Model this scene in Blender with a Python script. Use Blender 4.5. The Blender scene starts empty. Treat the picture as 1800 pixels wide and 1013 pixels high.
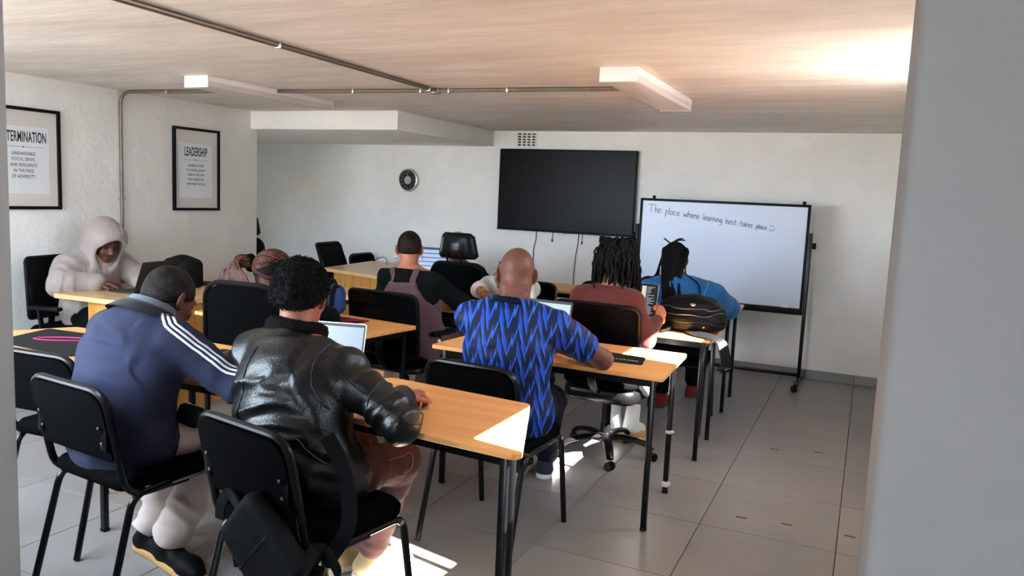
import bpy, bmesh, math, random
import numpy as np
from mathutils import Vector, Matrix
from mathutils.bvhtree import BVHTree

random.seed(7)
SC = bpy.context.scene
COL = SC.collection
PI = math.pi

# ------------------------------------------------------------------ camera
CAM_LOC = (0.0, 0.0, 1.512)
YAW, PITCH, ROLL = -0.42689, -0.117896, 0.0444273
FOCAL_PX = 1369.0
_f = Vector((math.sin(YAW) * math.cos(PITCH), math.cos(YAW) * math.cos(PITCH), math.sin(PITCH)))
_r0 = Vector((math.cos(YAW), -math.sin(YAW), 0))
_u0 = _r0.cross(_f)
_r = _r0 * math.cos(ROLL) + _u0 * math.sin(ROLL)
_u = -_r0 * math.sin(ROLL) + _u0 * math.cos(ROLL)
cam_data = bpy.data.cameras.new('camera')
cam_data.sensor_width = 36.0
cam_data.lens = FOCAL_PX * 36.0 / 1800.0
cam_data.clip_start = 0.05
cam = bpy.data.objects.new('camera', cam_data)
COL.objects.link(cam)
cam.matrix_world = Matrix(((_r.x, _u.x, -_f.x, CAM_LOC[0]), (_r.y, _u.y, -_f.y, CAM_LOC[1]), (_r.z, _u.z, -_f.z, CAM_LOC[2]), (0, 0, 0, 1)))
SC.camera = cam

# ------------------------------------------------------------------ light
SKY_STRENGTH = 8.0
SUN_STRENGTH = 60.0
SUN_DIR = Vector((-1.0, 0.20, -0.971))
EXPOSURE = 1.6
world = bpy.data.worlds.new('sky')
SC.world = world
world.use_nodes = True
bg = world.node_tree.nodes['Background']
bg.inputs['Color'].default_value = (0.70, 0.85, 1.0, 1)
bg.inputs['Strength'].default_value = SKY_STRENGTH
sun = bpy.data.lights.new('sun', 'SUN')
sun.energy = SUN_STRENGTH
sun.color = (1.0, 0.95, 0.88)
sun.angle = math.radians(0.6)
sun_ob = bpy.data.objects.new('sun', sun)
COL.objects.link(sun_ob)
sun_ob.rotation_euler = SUN_DIR.to_track_quat('-Z', 'Y').to_euler()
sun_ob.location = (4, 1, 5)


def portal(loc, direction, sx, sy):
    l = bpy.data.lights.new('sky_portal', 'AREA')
    l.shape = 'RECTANGLE'
    l.size, l.size_y = sx, sy
    l.cycles.is_portal = True
    o = bpy.data.objects.new('sky_portal', l)
    COL.objects.link(o)
    o.location = loc
    o.rotation_euler = Vector(direction).to_track_quat('-Z', 'Z').to_euler()


SC.view_settings.view_transform = 'Standard'
SC.view_settings.look = 'None'
SC.view_settings.exposure = EXPOSURE
SC.view_settings.gamma = 1.0
SC.view_settings.use_curve_mapping = False
SC.cycles.use_denoising = True
SC.cycles.max_bounces = 9
SC.cycles.diffuse_bounces = 7
SC.cycles.glossy_bounces = 4
SC.cycles.transparent_max_bounces = 8
SC.cycles.sample_clamp_indirect = 6.0


# ------------------------------------------------------------------ materials
def lin(r, g, b):
    return tuple(((c / 255.0) / 12.92 if c / 255.0 <= 0.04045 else ((c / 255.0 + 0.055) / 1.055) ** 2.4) for c in (r, g, b))


class NT:
    def __init__(s, name):
        s.m = bpy.data.materials.new(name)
        s.m.use_nodes = True
        s.t = s.m.node_tree
        s.b = s.t.nodes['Principled BSDF']
        s.out = s.t.nodes['Material Output']

    def n(s, typ, **kw):
        nd = s.t.nodes.new(typ)
        for k, v in kw.items():
            if k in nd.inputs.keys():
                nd.inputs[k].default_value = v
            else:
                setattr(nd, k, v)
        return nd

    def l(s, a, ao, b, bi):
        s.t.links.new(a.outputs[ao], b.inputs[bi])

    def math(s, op, a, b=None, c=None):
        nd = s.t.nodes.new('ShaderNodeMath')
        nd.operation = op
        for i, v in enumerate((a, b, c)):
            if v is None:
                continue
            if isinstance(v, (int, float)):
                nd.inputs[i].default_value = v
            else:
                s.t.links.new(v, nd.inputs[i])
        return nd.outputs[0]

    def mix(s, fac, a, b):
        nd = s.t.nodes.new('ShaderNodeMix')
        nd.data_type = 'RGBA'
        for i, v in ((0, fac), (6, a), (7, b)):
            if isinstance(v, (int, float)):
                nd.inputs[i].default_value = v
            elif isinstance(v, tuple):
                nd.inputs[i].default_value = (v[0], v[1], v[2], 1)
            else:
                s.t.links.new(v, nd.inputs[i])
        return nd.outputs[2]


def setb(b, **kw):
    names = dict(rough='Roughness', metal='Metallic', spec='Specular IOR Level', coat='Coat Weight', coatr='Coat Roughness', sheen='Sheen Weight', sheenr='Sheen Roughness', alpha='Alpha', trans='Transmission Weight', sss='Subsurface Weight', emis='Emission Strength')
    for k, v in kw.items():
        b.inputs[names[k]].default_value = v


MATS = {}


def mat(name, col, rough=0.5, metal=0.0, spec=0.5, var=0.0, vscale=8.0, bump=0.0, bscale=60.0, vstretch=(1, 1, 1), **kw):
    """plain surface: colour with soft noise variation and fine relief"""
    if name in MATS:
        return MATS[name]
    t = NT(name)
    setb(t.b, rough=rough, metal=metal, spec=spec, **kw)
    t.b.inputs['Base Color'].default_value = (*col, 1)
    t.m.diffuse_color = (*col, 1)
    if var or bump:
        co = t.n('ShaderNodeTexCoord')
        mp = t.n('ShaderNodeMapping')
        mp.inputs['Scale'].default_value = vstretch
        t.l(co, 'Object', mp, 'Vector')
    if var:
        nz = t.n('ShaderNodeTexNoise', Scale=vscale, Detail=5.0)
        t.l(mp, 0, nz, 'Vector')
        f = t.math('MULTIPLY_ADD', nz.outputs[0], 2.2, -0.6)
        a = tuple(c * (1 - var) for c in col)
        b = tuple(min(1, c * (1 + var)) for c in col)
        t.t.links.new(t.mix(f, a, b), t.b.inputs['Base Color'])
    if bump:
        nb = t.n('ShaderNodeTexNoise', Scale=bscale, Detail=3.0)
        t.l(mp, 0, nb, 'Vector')
        bp = t.n('ShaderNodeBump', Strength=bump, Distance=0.004)
        t.l(nb, 0, bp, 'Height')
        t.l(bp, 0, t.b, 'Normal')
    MATS[name] = t.m
    return t.m


def wood(name, dark, light, axis=0, scale=1.0, rough=0.38):
    t = NT(name)
    co = t.n('ShaderNodeTexCoord')
    mp = t.n('ShaderNodeMapping')
    s = [26.0 * scale] * 3
    s[axis] = 1.6 * scale
    mp.inputs['Scale'].default_value = s
    t.l(co, 'Object', mp, 'Vector')
    n1 = t.n('ShaderNodeTexNoise', Scale=1.0, Detail=6.0, Roughness=0.62, Distortion=0.4)
    t.l(mp, 0, n1, 'Vector')
    mp2 = t.n('ShaderNodeMapping')
    s2 = [5.0 * scale] * 3
    s2[axis] = 0.8 * scale
    mp2.inputs['Scale'].default_value = s2
    t.l(co, 'Object', mp2, 'Vector')
    n2 = t.n('ShaderNodeTexNoise', Scale=1.0, Detail=3.0)
    t.l(mp2, 0, n2, 'Vector')
    f = t.math('ADD', t.math('MULTIPLY', n1.outputs[0], 0.75), t.math('MULTIPLY', n2.outputs[0], 0.45))
    f = t.math('MULTIPLY_ADD', f, 2.4, -0.95)
    t.t.links.new(t.mix(f, dark, light), t.b.inputs['Base Color'])
    setb(t.b, rough=rough, spec=0.4)
    MATS[name] = t.m
    return t.m


def plaster(name, col, col2, vscale, stretch, bump, bscale, rough=0.75):
    t = NT(name)
    co = t.n('ShaderNodeTexCoord')
    mp = t.n('ShaderNodeMapping')
    mp.inputs['Scale'].default_value = stretch
    t.l(co, 'Object', mp, 'Vector')
    n1 = t.n('ShaderNodeTexNoise', Scale=vscale, Detail=7.0, Roughness=0.6)
    t.l(mp, 0, n1, 'Vector')
    n3 = t.n('ShaderNodeTexNoise', Scale=vscale * 0.22, Detail=2.0)
    t.l(mp, 0, n3, 'Vector')
    f = t.math('MULTIPLY_ADD', t.math('ADD', t.math('MULTIPLY', n1.outputs[0], 0.6), t.math('MULTIPLY', n3.outputs[0], 0.5)), 2.6, -0.95)
    t.t.links.new(t.mix(f, col, col2), t.b.inputs['Base Color'])
    n2 = t.n('ShaderNodeTexNoise', Scale=bscale, Detail=6.0, Roughness=0.65)
    t.l(mp, 0, n2, 'Vector')
    bp = t.n('ShaderNodeBump', Strength=bump, Distance=0.02)
    t.l(n2, 0, bp, 'Height')
    t.l(bp, 0, t.b, 'Normal')
    setb(t.b, rough=rough, spec=0.3)
    MATS[name] = t.m
    return t.m


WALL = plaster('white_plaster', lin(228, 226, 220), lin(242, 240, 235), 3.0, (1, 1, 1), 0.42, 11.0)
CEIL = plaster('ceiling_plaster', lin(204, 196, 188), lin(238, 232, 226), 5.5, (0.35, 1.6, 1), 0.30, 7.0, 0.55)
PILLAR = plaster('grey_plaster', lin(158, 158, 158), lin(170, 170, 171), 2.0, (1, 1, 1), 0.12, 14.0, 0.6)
BEECH = wood('beech_laminate', lin(224, 148, 80), lin(244, 180, 112), 0)
OAK = wood('oak_panel', lin(186, 122, 46), lin(222, 164, 84), 2, 0.8)
OAK_TOP = wood('oak_top', lin(204, 158, 104), lin(228, 190, 142), 0, 0.8, 0.3)
BLACK_STEEL = mat('black_steel', (0.002, 0.002, 0.0025), 0.26, 0.0, 0.30)
BLACK_PLASTIC = mat('black_plastic', (0.002, 0.002, 0.0025), 0.42, spec=0.16, bump=0.2, bscale=300)
BLACK_FABRIC = mat('black_fabric', (0.0018, 0.0020, 0.0022), 0.9, spec=0.03, bump=0.5, bscale=400)
BLACK_MATTE = mat('black_matte', (0.002, 0.002, 0.002), 0.6, spec=0.12)
CHROME = mat('bright_metal', (0.75, 0.74, 0.72), 0.25, 1.0)
GALV = mat('galvanised_pipe', lin(128, 118, 108), 0.42, 0.75, var=0.15, vscale=30)
WHITE_PLASTIC = mat('white_plastic', lin(232, 226, 222), 0.4)
SCREW = mat('screw_metal', (0.5, 0.5, 0.5), 0.3, 1.0)


# ------------------------------------------------------------------ mesh helpers
def new_obj(name, verts, faces, material, parent=None, smooth=False, angle=None):
    me = bpy.data.meshes.new(name)
    me.from_pydata([tuple(v) for v in verts], [], [tuple(f) for f in faces])
    me.update()
    if smooth:
        me.polygons.foreach_set('use_smooth', [True] * len(me.polygons))
        if angle is not None:
            me.set_sharp_from_angle(angle=math.radians(angle))
    if material is not None:
        me.materials.append(material)
    o = bpy.data.objects.new(name, me)
    COL.objects.link(o)
    if parent is not None:
        o.parent = parent
    return o


def rounded_poly(pts, r, seg=4):
    """2D polygon with rounded corners; r one number or one per corner"""
    out = []
    n = len(pts)
    rs = r if isinstance(r, (list, tuple)) else [r] * n
    for i in range(n):
        p0, p1, p2 = Vector(pts[i - 1]), Vector(pts[i]), Vector(pts[(i + 1) % n])
        a, b = (p0 - p1).normalized(), (p2 - p1).normalized()
        ri = rs[i]
        if ri < 1e-5:
            out.append(tuple(p1))
            continue
        ang = math.acos(max(-1, min(1, a.dot(b))))
        d = min(ri / math.tan(ang / 2), (p0 - p1).length * 0.49, (p2 - p1).length * 0.49)
        rr = d * math.tan(ang / 2)
        c = p1 + (a + b).normalized() * (rr / math.sin(ang / 2))
        s, e = p1 + a * d - c, p1 + b * d - c
        a0, a1 = math.atan2(s.y, s.x), math.atan2(e.y, e.x)
        da = (a1 - a0 + PI) % (2 * PI) - PI
        for k in range(seg + 1):
            t = a0 + da * k / seg
            out.append((c.x + rr * math.cos(t), c.y + rr * math.sin(t)))
    return out


class MB:
    def __init__(s):
        s.v, s.f = [], []

    def add(s, verts, faces, mtx=None):
        o = len(s.v)
        s.v += [tuple(mtx @ Vector(v)) if mtx is not None else tuple(v) for v in verts]
        s.f += [tuple(i + o for i in f) for f in faces]
        return s

    def box(s, c, size, r=0.0, mtx=None, seg=2):
        bm = bmesh.new()
        bmesh.ops.create_cube(bm, size=1.0)
        for v in bm.verts:
            v.co = Vector((v.co.x * size[0] + c[0], v.co.y * size[1] + c[1], v.co.z * size[2] + c[2]))
        if r > 0:
            bmesh.ops.bevel(bm, geom=bm.edges[:], offset=min(r, min(size) * 0.49), segments=seg, profile=0.5, affect='EDGES')
        bm.verts.index_update()
        s.add([v.co[:] for v in bm.verts], [[v.index for v in f.verts] for f in bm.faces], mtx)
        bm.free()
        return s

    def prism(s, poly, z0, z1, chamfer=0.0, mtx=None):
        """closed solid from a 2D outline (x,y) between z0 and z1"""
        n = len(poly)
        area = sum(poly[i][0] * poly[(i + 1) % n][1] - poly[(i + 1) % n][0] * poly[i][1] for i in range(n))
        if area < 0:
            poly = poly[::-1]
        rings = []
        if chamfer > 0:
            cx, cy = sum(p[0] for p in poly) / n, sum(p[1] for p in poly) / n

            def ins(d):
                q = []
                for i in range(n):
                    a, b = Vector(poly[i - 1]), Vector(poly[(i + 1) % n])
                    t = (b - a)
                    t = t.normalized() if t.length > 1e-9 else Vector((1, 0))
                    q.append((poly[i][0] - t.y * d, poly[i][1] + t.x * d))
                return q
            rings = [(ins(chamfer), z0), (poly, z0 + chamfer), (poly, z1 - chamfer), (ins(chamfer), z1)]
        else:
            rings = [(poly, z0), (poly, z1)]
        vs, fs = [], []
        for pl, z in rings:
            vs += [(p[0], p[1], z) for p in pl]
        for k in range(len(rings) - 1):
            for i in range(n):
                j = (i + 1) % n
                fs.append((k * n + i, k * n + j, (k + 1) * n + j, (k + 1) * n + i))
        fs.append(tuple(range(n - 1, -1, -1)))
        fs.append(tuple((len(rings) - 1) * n + i for i in range(n)))
        return s.add(vs, fs, mtx)

    def tube(s, pts, r, n=8, cap=True, flat=1.0, up=None):
        """tube along a polyline; r a number or list; flat squashes across the up vector"""
        P = [Vector(p) for p in pts]
        m = len(P)
        rs = r if isinstance(r, (list, tuple, np.ndarray)) else [r] * m
        vs, fs = [], []
        prev = None
        for i in range(m):
            t = (P[min(i + 1, m - 1)] - P[max(i - 1, 0)])
            t = t.normalized() if t.length > 1e-9 else Vector((0, 0, 1))
            if up is not None:
                a = Vector(up) - t * t.dot(Vector(up))
                if a.length < 1e-4:
                    a = t.orthogonal()
            elif prev is None:
                a = t.orthogonal()
            else:
                a = prev - t * t.dot(prev)
                if a.length < 1e-5:
                    a = t.orthogonal()
            a.normalize()
            prev = a
            b = t.cross(a)
            for k in range(n):
                th = 2 * PI * k / n
                q = P[i] + a * (math.cos(th) * rs[i] * flat) + b * (math.sin(th) * rs[i])
                vs.append(q[:])
        for i in range(m - 1):
            for k in range(n):
                k2 = (k + 1) % n
                fs.append((i * n + k, i * n + k2, (i + 1) * n + k2, (i + 1) * n + k))
        if cap:
            fs.append(tuple(range(n - 1, -1, -1)))
            fs.append(tuple((m - 1) * n + k for k in range(n)))
        return s.add(vs, fs)

    def ribbon(s, pts, width, thick, normals=None, up=(0, 0, 1)):
        """flat strap along a polyline"""
        P = [Vector(p) for p in pts]
        m = len(P)
        vs, fs = [], []
        for i in range(m):
            t = (P[min(i + 1, m - 1)] - P[max(i - 1, 0)]).normalized()
            nn = Vector(normals[i]) if normals is not None else Vector(up)
            sd = t.cross(nn)
            sd = sd.normalized() if sd.length > 1e-5 else t.orthogonal().normalized()
            nn = sd.cross(t).normalized()
            w = width[i] if isinstance(width, (list, tuple)) else width
            for a, b in ((-1, -1), (1, -1), (1, 1), (-1, 1)):
                vs.append((P[i] + sd * (a * w / 2) + nn * (b * thick / 2))[:])
        for i in range(m - 1):
            for k in range(4):
                k2 = (k + 1) % 4
                fs.append((i * 4 + k, i * 4 + k2, (i + 1) * 4 + k2, (i + 1) * 4 + k))
        fs += [(3, 2, 1, 0), tuple((m - 1) * 4 + k for k in range(4))]
        return s.add(vs, fs)

    def lathe(s, prof, n=24, mtx=None):
        """profile [(r,z)] about z"""
        vs, fs = [], []
        for r, z in prof:
            for k in range(n):
                th = 2 * PI * k / n
                vs.append((r * math.cos(th), r * math.sin(th), z))
        m = len(prof)
        for i in range(m - 1):
            for k in range(n):
                k2 = (k + 1) % n
                fs.append((i * n + k, i * n + k2, (i + 1) * n + k2, (i + 1) * n + k))
        fs.append(tuple(range(n - 1, -1, -1)))
        fs.append(tuple((m - 1) * n + k for k in range(n)))
        return s.add(vs, fs, mtx)

    def build(s, name, material, parent=None, smooth=True, angle=35, origin=None):
        vs = s.v
        if origin is not None:
            ox, oy, oz = origin
            vs = [(x - ox, y - oy, z - oz) for x, y, z in vs]
        return new_obj(name, vs, s.f, material, parent, smooth, angle)


def smooth_path(pts, sub=6):
    """Catmull-Rom through points"""
    P = [Vector(p) for p in pts]
    out = []
    for i in range(len(P) - 1):
        p0, p1, p2, p3 = P[max(i - 1, 0)], P[i], P[i + 1], P[min(i + 2, len(P) - 1)]
        for k in range(sub):
            t = k / sub
            out.append(0.5 * ((2 * p1) + (p2 - p0) * t + (2 * p0 - 5 * p1 + 4 * p2 - p3) * t * t + (3 * p1 - p0 - 3 * p2 + p3) * t ** 3))
    out.append(P[-1])
    return out


def fillet_path(pts, r, seg=5):
    """polyline with rounded bends"""
    P = [Vector(p) for p in pts]
    out = [P[0]]
    for i in range(1, len(P) - 1):
        a, b = (P[i - 1] - P[i]), (P[i + 1] - P[i])
        d = min(r, a.length * 0.48, b.length * 0.48)
        s, e = P[i] + a.normalized() * d, P[i] + b.normalized() * d
        for k in range(seg + 1):
            t = k / seg
            out.append(s * (1 - t) ** 2 + P[i] * 2 * t * (1 - t) + e * t * t)
    out.append(P[-1])
    return out


def tag(o, label=None, cat=None, group=None, kind=None):
    if label:
        o['label'] = label
    if cat:
        o['category'] = cat
    if group:
        o['group'] = group
    if kind:
        o['kind'] = kind
    return o


def thing(name, label, cat, loc=(0, 0, 0), rz=0.0, group=None):
    o = bpy.data.objects.new(name, None)
    o.empty_display_size = 0.1
    COL.objects.link(o)
    o.location = loc
    o.rotation_euler = (0, 0, rz)
    return tag(o, label, cat, group)


def children_of(o):
    return [c for c in bpy.data.objects if c.parent == o]


def copy_tree(o, parent=None):
    kids = children_of(o)
    c = o.copy()
    COL.objects.link(c)
    c.parent = parent
    for k in kids:
        copy_tree(k, c)
    return c


def place(proto, used, loc, rz, label, group=None):
    o = proto if not used else copy_tree(proto)
    o.location = loc
    o.rotation_euler = (0, 0, rz)
    o['label'] = label
    if group:
        o['group'] = group
    return o
# ------------------------------------------------------------------ the room
XL, XR, YN, YB, ZC = -5.21, 0.27, 1.20, 7.362, 2.17
YREC, XREC = 5.64, -7.05          # the left wall ends; an alcove opens behind it


def struct(name, mb, m, parent=None, smooth=False):
    o = mb.build(name, m, parent, smooth=smooth)
    if parent is None:
        o['kind'] = 'structure'
    return o


GROUT = mat('grout', lin(70, 66, 62), 0.85)
t = NT('porcelain_tile')
oi = t.n('ShaderNodeObjectInfo')
co = t.n('ShaderNodeTexCoord')
va = t.n('ShaderNodeVectorMath', operation='ADD')
t.l(co, 'Object', va, 0)
t.l(oi, 'Location', va, 1)
n1 = t.n('ShaderNodeTexNoise', Scale=3.2, Detail=8.0, Roughness=0.62)
t.l(va, 0, n1, 'Vector')
n2 = t.n('ShaderNodeTexNoise', Scale=0.7, Detail=2.0)
t.l(va, 0, n2, 'Vector')
ff = t.math('MULTIPLY_ADD', t.math('ADD', t.math('MULTIPLY', n1.outputs[0], 0.6), t.math('MULTIPLY', oi.outputs['Random'], 0.2)), 1.7, -0.45)
t.t.links.new(t.mix(ff, lin(130, 127, 125), lin(160, 157, 154)), t.b.inputs['Base Color'])
rr = t.math('MULTIPLY_ADD', n1.outputs[0], 0.25, 0.24)
t.t.links.new(rr, t.b.inputs['Roughness'])
setb(t.b, spec=0.45)
TILE = t.m

floor = struct('floor', MB().box(((XREC + XR) / 2 - 0.2, (YN + YB) / 2 - 0.2, -0.03), (XR - XREC + 1.0, YB - YN + 1.4, 0.046)), GROUT)
P_ = 0.603
TX0, TY0 = -0.014, 3.630
tile_mesh = None
gx = range(-12, 2)
gy = range(-5, 8)
for i in gx:
    for j in gy:
        x0, y0 = TX0 + (i - 1) * P_, TY0 + (j - 1) * P_
        x1, y1 = x0 + P_, y0 + P_
        if x1 < XREC or x0 > XR or y0 > YB or y1 < 0.7 or (x1 < XL and y1 < YREC):
            continue
        if tile_mesh is None:
            h = P_ / 2 - 0.0020
            mbt = MB().prism(rounded_poly([(-h, -h), (h, -h), (h, h), (-h, h)], 0.001, 1), -0.012, 0.0, 0.0012)
            o = mbt.build('tile', TILE, floor, smooth=False)
            tile_mesh = o.data
        else:
            o = bpy.data.objects.new('tile', tile_mesh)
            COL.objects.link(o)
            o.parent = floor
        o.location = ((x0 + x1) / 2, (y0 + y1) / 2, 0)
for x, y in ((-0.43, 5.03), (-0.17, 5.12), (-0.45, 3.81), (-0.24, 3.84), (0.04, 3.85)):
    struct('floor_slot', MB().prism(rounded_poly([(x - .026, y - .006), (x + .026, y - .006), (x + .026, y + .006), (x - .026, y + .006)], .005, 3), -0.002, 0.0012), mat('slot_dark', lin(74, 62, 52), 0.8), floor)

# walls
struct('wall_left', MB().box((XL - 0.075, (0.9 + YREC) / 2, ZC / 2), (0.15, YREC - 0.9, ZC + 0.1), 0.012), WALL, smooth=True)
struct('wall_alcove_side', MB().box(((XREC + XL - .15) / 2 - 0.05, YREC - 0.075, ZC / 2), (XL - .15 - XREC + 0.1, 0.15, ZC + .1)), WALL)
AY0, AY1, AZ0, AZ1 = 5.72, 6.30, 0.85, 1.40  # unseen opening added to brighten the alcove
mba = MB()
mba.box((XREC - .075, (AY1 + YB + .15) / 2, ZC / 2), (.15, YB + .15 - AY1, ZC + .1))
mba.box((XREC - .075, (YREC - .15 + AY0) / 2, ZC / 2), (.15, AY0 - YREC + .15, ZC + .1))
mba.box((XREC - .075, (AY0 + AY1) / 2, AZ0 / 2 - .025), (.15, AY1 - AY0, AZ0 + .05))
mba.box((XREC - .075, (AY0 + AY1) / 2, (AZ1 + ZC + .05) / 2), (.15, AY1 - AY0, ZC + .05 - AZ1))
struct('wall_alcove_left', mba, WALL)
portal((XREC - .16, (AY0 + AY1) / 2, (AZ0 + AZ1) / 2), (1, 0, 0), AY1 - AY0, AZ1 - AZ0)
struct('wall_back', MB().box(((XREC + XR) / 2, YB + 0.1, ZC / 2), (XR - XREC + 0.5, 0.2, ZC + .1)), WALL)
ceil = struct('ceiling', MB().box(((XREC + XR) / 2 - .02, (0.87 + YB) / 2, ZC + 0.05), (XR - XREC + 0.14, YB - 0.87 + 0.2, 0.1)), CEIL)
struct('trim_bulkhead', MB().box(((XREC - 3.63) / 2, (5.55 + YB) / 2 + .05, 2.09), (-3.63 - XREC, YB - 5.55 + .1, 0.16), 0.006), WALL, smooth=True)

# right wall with a row of narrow high windows
SILL, HEAD = 1.650, 2.146
T_ = 0.10
wins = [(1.86, 2.37), (3.47, 4.36)]
ys = [YN - 0.33] + [v for w in wins for v in w] + [YB + .1]
mbw = MB().box((XR + T_ / 2, (ys[0] + ys[-1]) / 2, SILL / 2), (T_, ys[-1] - ys[0], SILL))
mbw.box((XR + T_ / 2, (ys[0] + ys[-1]) / 2, (HEAD + ZC + .05) / 2), (T_, ys[-1] - ys[0], ZC + .05 - HEAD))
for k in range(0, len(ys), 2):
    mbw.box((XR + T_ / 2, (ys[k] + ys[k + 1]) / 2, (SILL + HEAD) / 2), (T_, ys[k + 1] - ys[k], HEAD - SILL))
struct('wall_right', mbw, WALL)
FRAME = mat('window_frame_steel', lin(70, 70, 72), 0.5)
GLASS = NT('window_glass')
setb(GLASS.b, rough=0.0, trans=1.0)
GLASS.b.inputs['IOR'].default_value = 1.02
GLASS = GLASS.m
for k, (a, b) in enumerate(wins):
    w = MB()
    for y in (a + .006, b - .006):
        w.box((XR + .02, y, (SILL + HEAD) / 2), (.03, .012, HEAD - SILL))
    for z in (SILL + .005, HEAD - .004):
        w.box((XR + .02, (a + b) / 2, z), (.03, b - a, .008))
    struct('window_%d' % (k + 1), w, FRAME)
    portal((XR + T_ + .01, (a + b) / 2, (SILL + HEAD) / 2), (-1, 0, 0), b - a, HEAD - SILL)

# near wall: the photograph is taken through its wide opening
NX0, NX1, NY0, NY1 = -1.868, 0.027, 0.87, 1.20
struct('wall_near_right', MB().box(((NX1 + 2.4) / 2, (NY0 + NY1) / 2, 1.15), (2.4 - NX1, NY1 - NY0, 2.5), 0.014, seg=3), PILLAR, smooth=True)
WX0, WX1, WZ0, WZ1 = -5.05, -2.15, 0.80, 2.10  # unseen window opening added for cool fill light in the room
mbn = MB()
yc, yt = (NY0 + NY1) / 2, NY1 - NY0
mbn.box(((WX1 + NX0) / 2, yc, 1.15), (NX0 - WX1, yt, 2.5), 0.014, seg=3)
mbn.box(((-5.4 + WX0) / 2, yc, 1.15), (WX0 + 5.4, yt, 2.5))
mbn.box(((WX0 + WX1) / 2, yc, (WZ0 - .1) / 2), (WX1 - WX0, yt, WZ0 + .1))
mbn.box(((WX0 + WX1) / 2, yc, (WZ1 + 2.4) / 2), (WX1 - WX0, yt, 2.4 - WZ1))
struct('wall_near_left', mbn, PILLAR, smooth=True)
w = MB()
for x in (WX0 + .02, (WX0 * 2 + WX1) / 3, (WX0 + WX1 * 2) / 3, WX1 - .02):
    w.box((x, yc, (WZ0 + WZ1) / 2), (.04, .04, WZ1 - WZ0))
for z in (WZ0 + .02, WZ1 - .02):
    w.box(((WX0 + WX1) / 2, yc, z), (WX1 - WX0, .04, .04))
struct('window_3', w, FRAME)  # frame of the added fill-light window
w = MB()
for y in (AY0 + .015, (AY0 + AY1) / 2, AY1 - .015):
    w.box((XREC - .08, y, (AZ0 + AZ1) / 2), (.03, .03, AZ1 - AZ0))
for z in (AZ0 + .015, AZ1 - .015):
    w.box((XREC - .08, (AY0 + AY1) / 2, z), (.03, AY1 - AY0, .03))
struct('window_4', w, FRAME)  # frame of the window added to lift the alcove's brightness
portal(((WX0 + WX1) / 2, NY0 - .01, (WZ0 + WZ1) / 2), (0, 1, 0), WX1 - WX0, WZ1 - WZ0)

# unseen covered entrance behind the camera, closed in to dim daylight on the pillars
struct('floor_entrance', MB().box((0.1, -0.85, -0.05), (4.6, 3.44, 0.08)), mat('screed', lin(150, 146, 140), 0.8))
struct('ceiling_entrance', MB().box((0.1, -0.85, 2.46), (4.6, 3.44, 0.12)), PILLAR)
struct('wall_entrance_right', MB().box((2.33, -0.85, 1.2), (0.14, 3.44, 2.5)), PILLAR)
struct('wall_entrance_left', MB().box((-2.13, -0.85, 1.2), (0.14, 3.44, 2.5)), PILLAR)
DX0, DX1, DZ = -1.35, -0.65, 2.05
mbe = MB().box(((-2.2 + DX0) / 2, -2.5, 1.2), (DX0 + 2.2, .14, 2.5)).box(((DX1 + 2.4) / 2, -2.5, 1.2), (2.4 - DX1, .14, 2.5)).box(((DX0 + DX1) / 2, -2.5, (DZ + 2.45) / 2), (DX1 - DX0, .14, 2.45 - DZ))
struct('wall_entrance_dimmer', mbe, PILLAR)  # added wall; its narrow door limits the light reaching the pillars
portal(((DX0 + DX1) / 2, -2.58, DZ / 2), (0, 1, 0), DX1 - DX0, DZ)
struct('ground', MB().box((0, 0, -0.3), (60, 60, 0.3)), mat('ground_paving', lin(124, 116, 106), 0.9))

# tiled skirting of the back wall
base = struct('baseboard_back', MB().box(((XREC + XR) / 2, YB - 0.004, 0.04), (XR - XREC, 0.008, 0.078)), GROUT)
i = 0
x = TX0 - 12 * P_
sk = None
while x < XR:
    if sk is None:
        o = MB().box((0, 0, 0), (P_ - .003, 0.012, 0.082), 0.0015, seg=1).build('skirting_tile', TILE, base, smooth=False)
        sk = o.data
    else:
        o = bpy.data.objects.new('skirting_tile', sk)
        COL.objects.link(o)
        o.parent = base
    o.location = (min(x + P_ / 2, XR + .2), YB - 0.008, 0.041)
    x += P_
# ------------------------------------------------------------------ tables
TAPE = mat('white_tape', lin(225, 222, 214), 0.7)
EDGE = mat('beech_edge', lin(240, 196, 138), 0.4)


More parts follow.
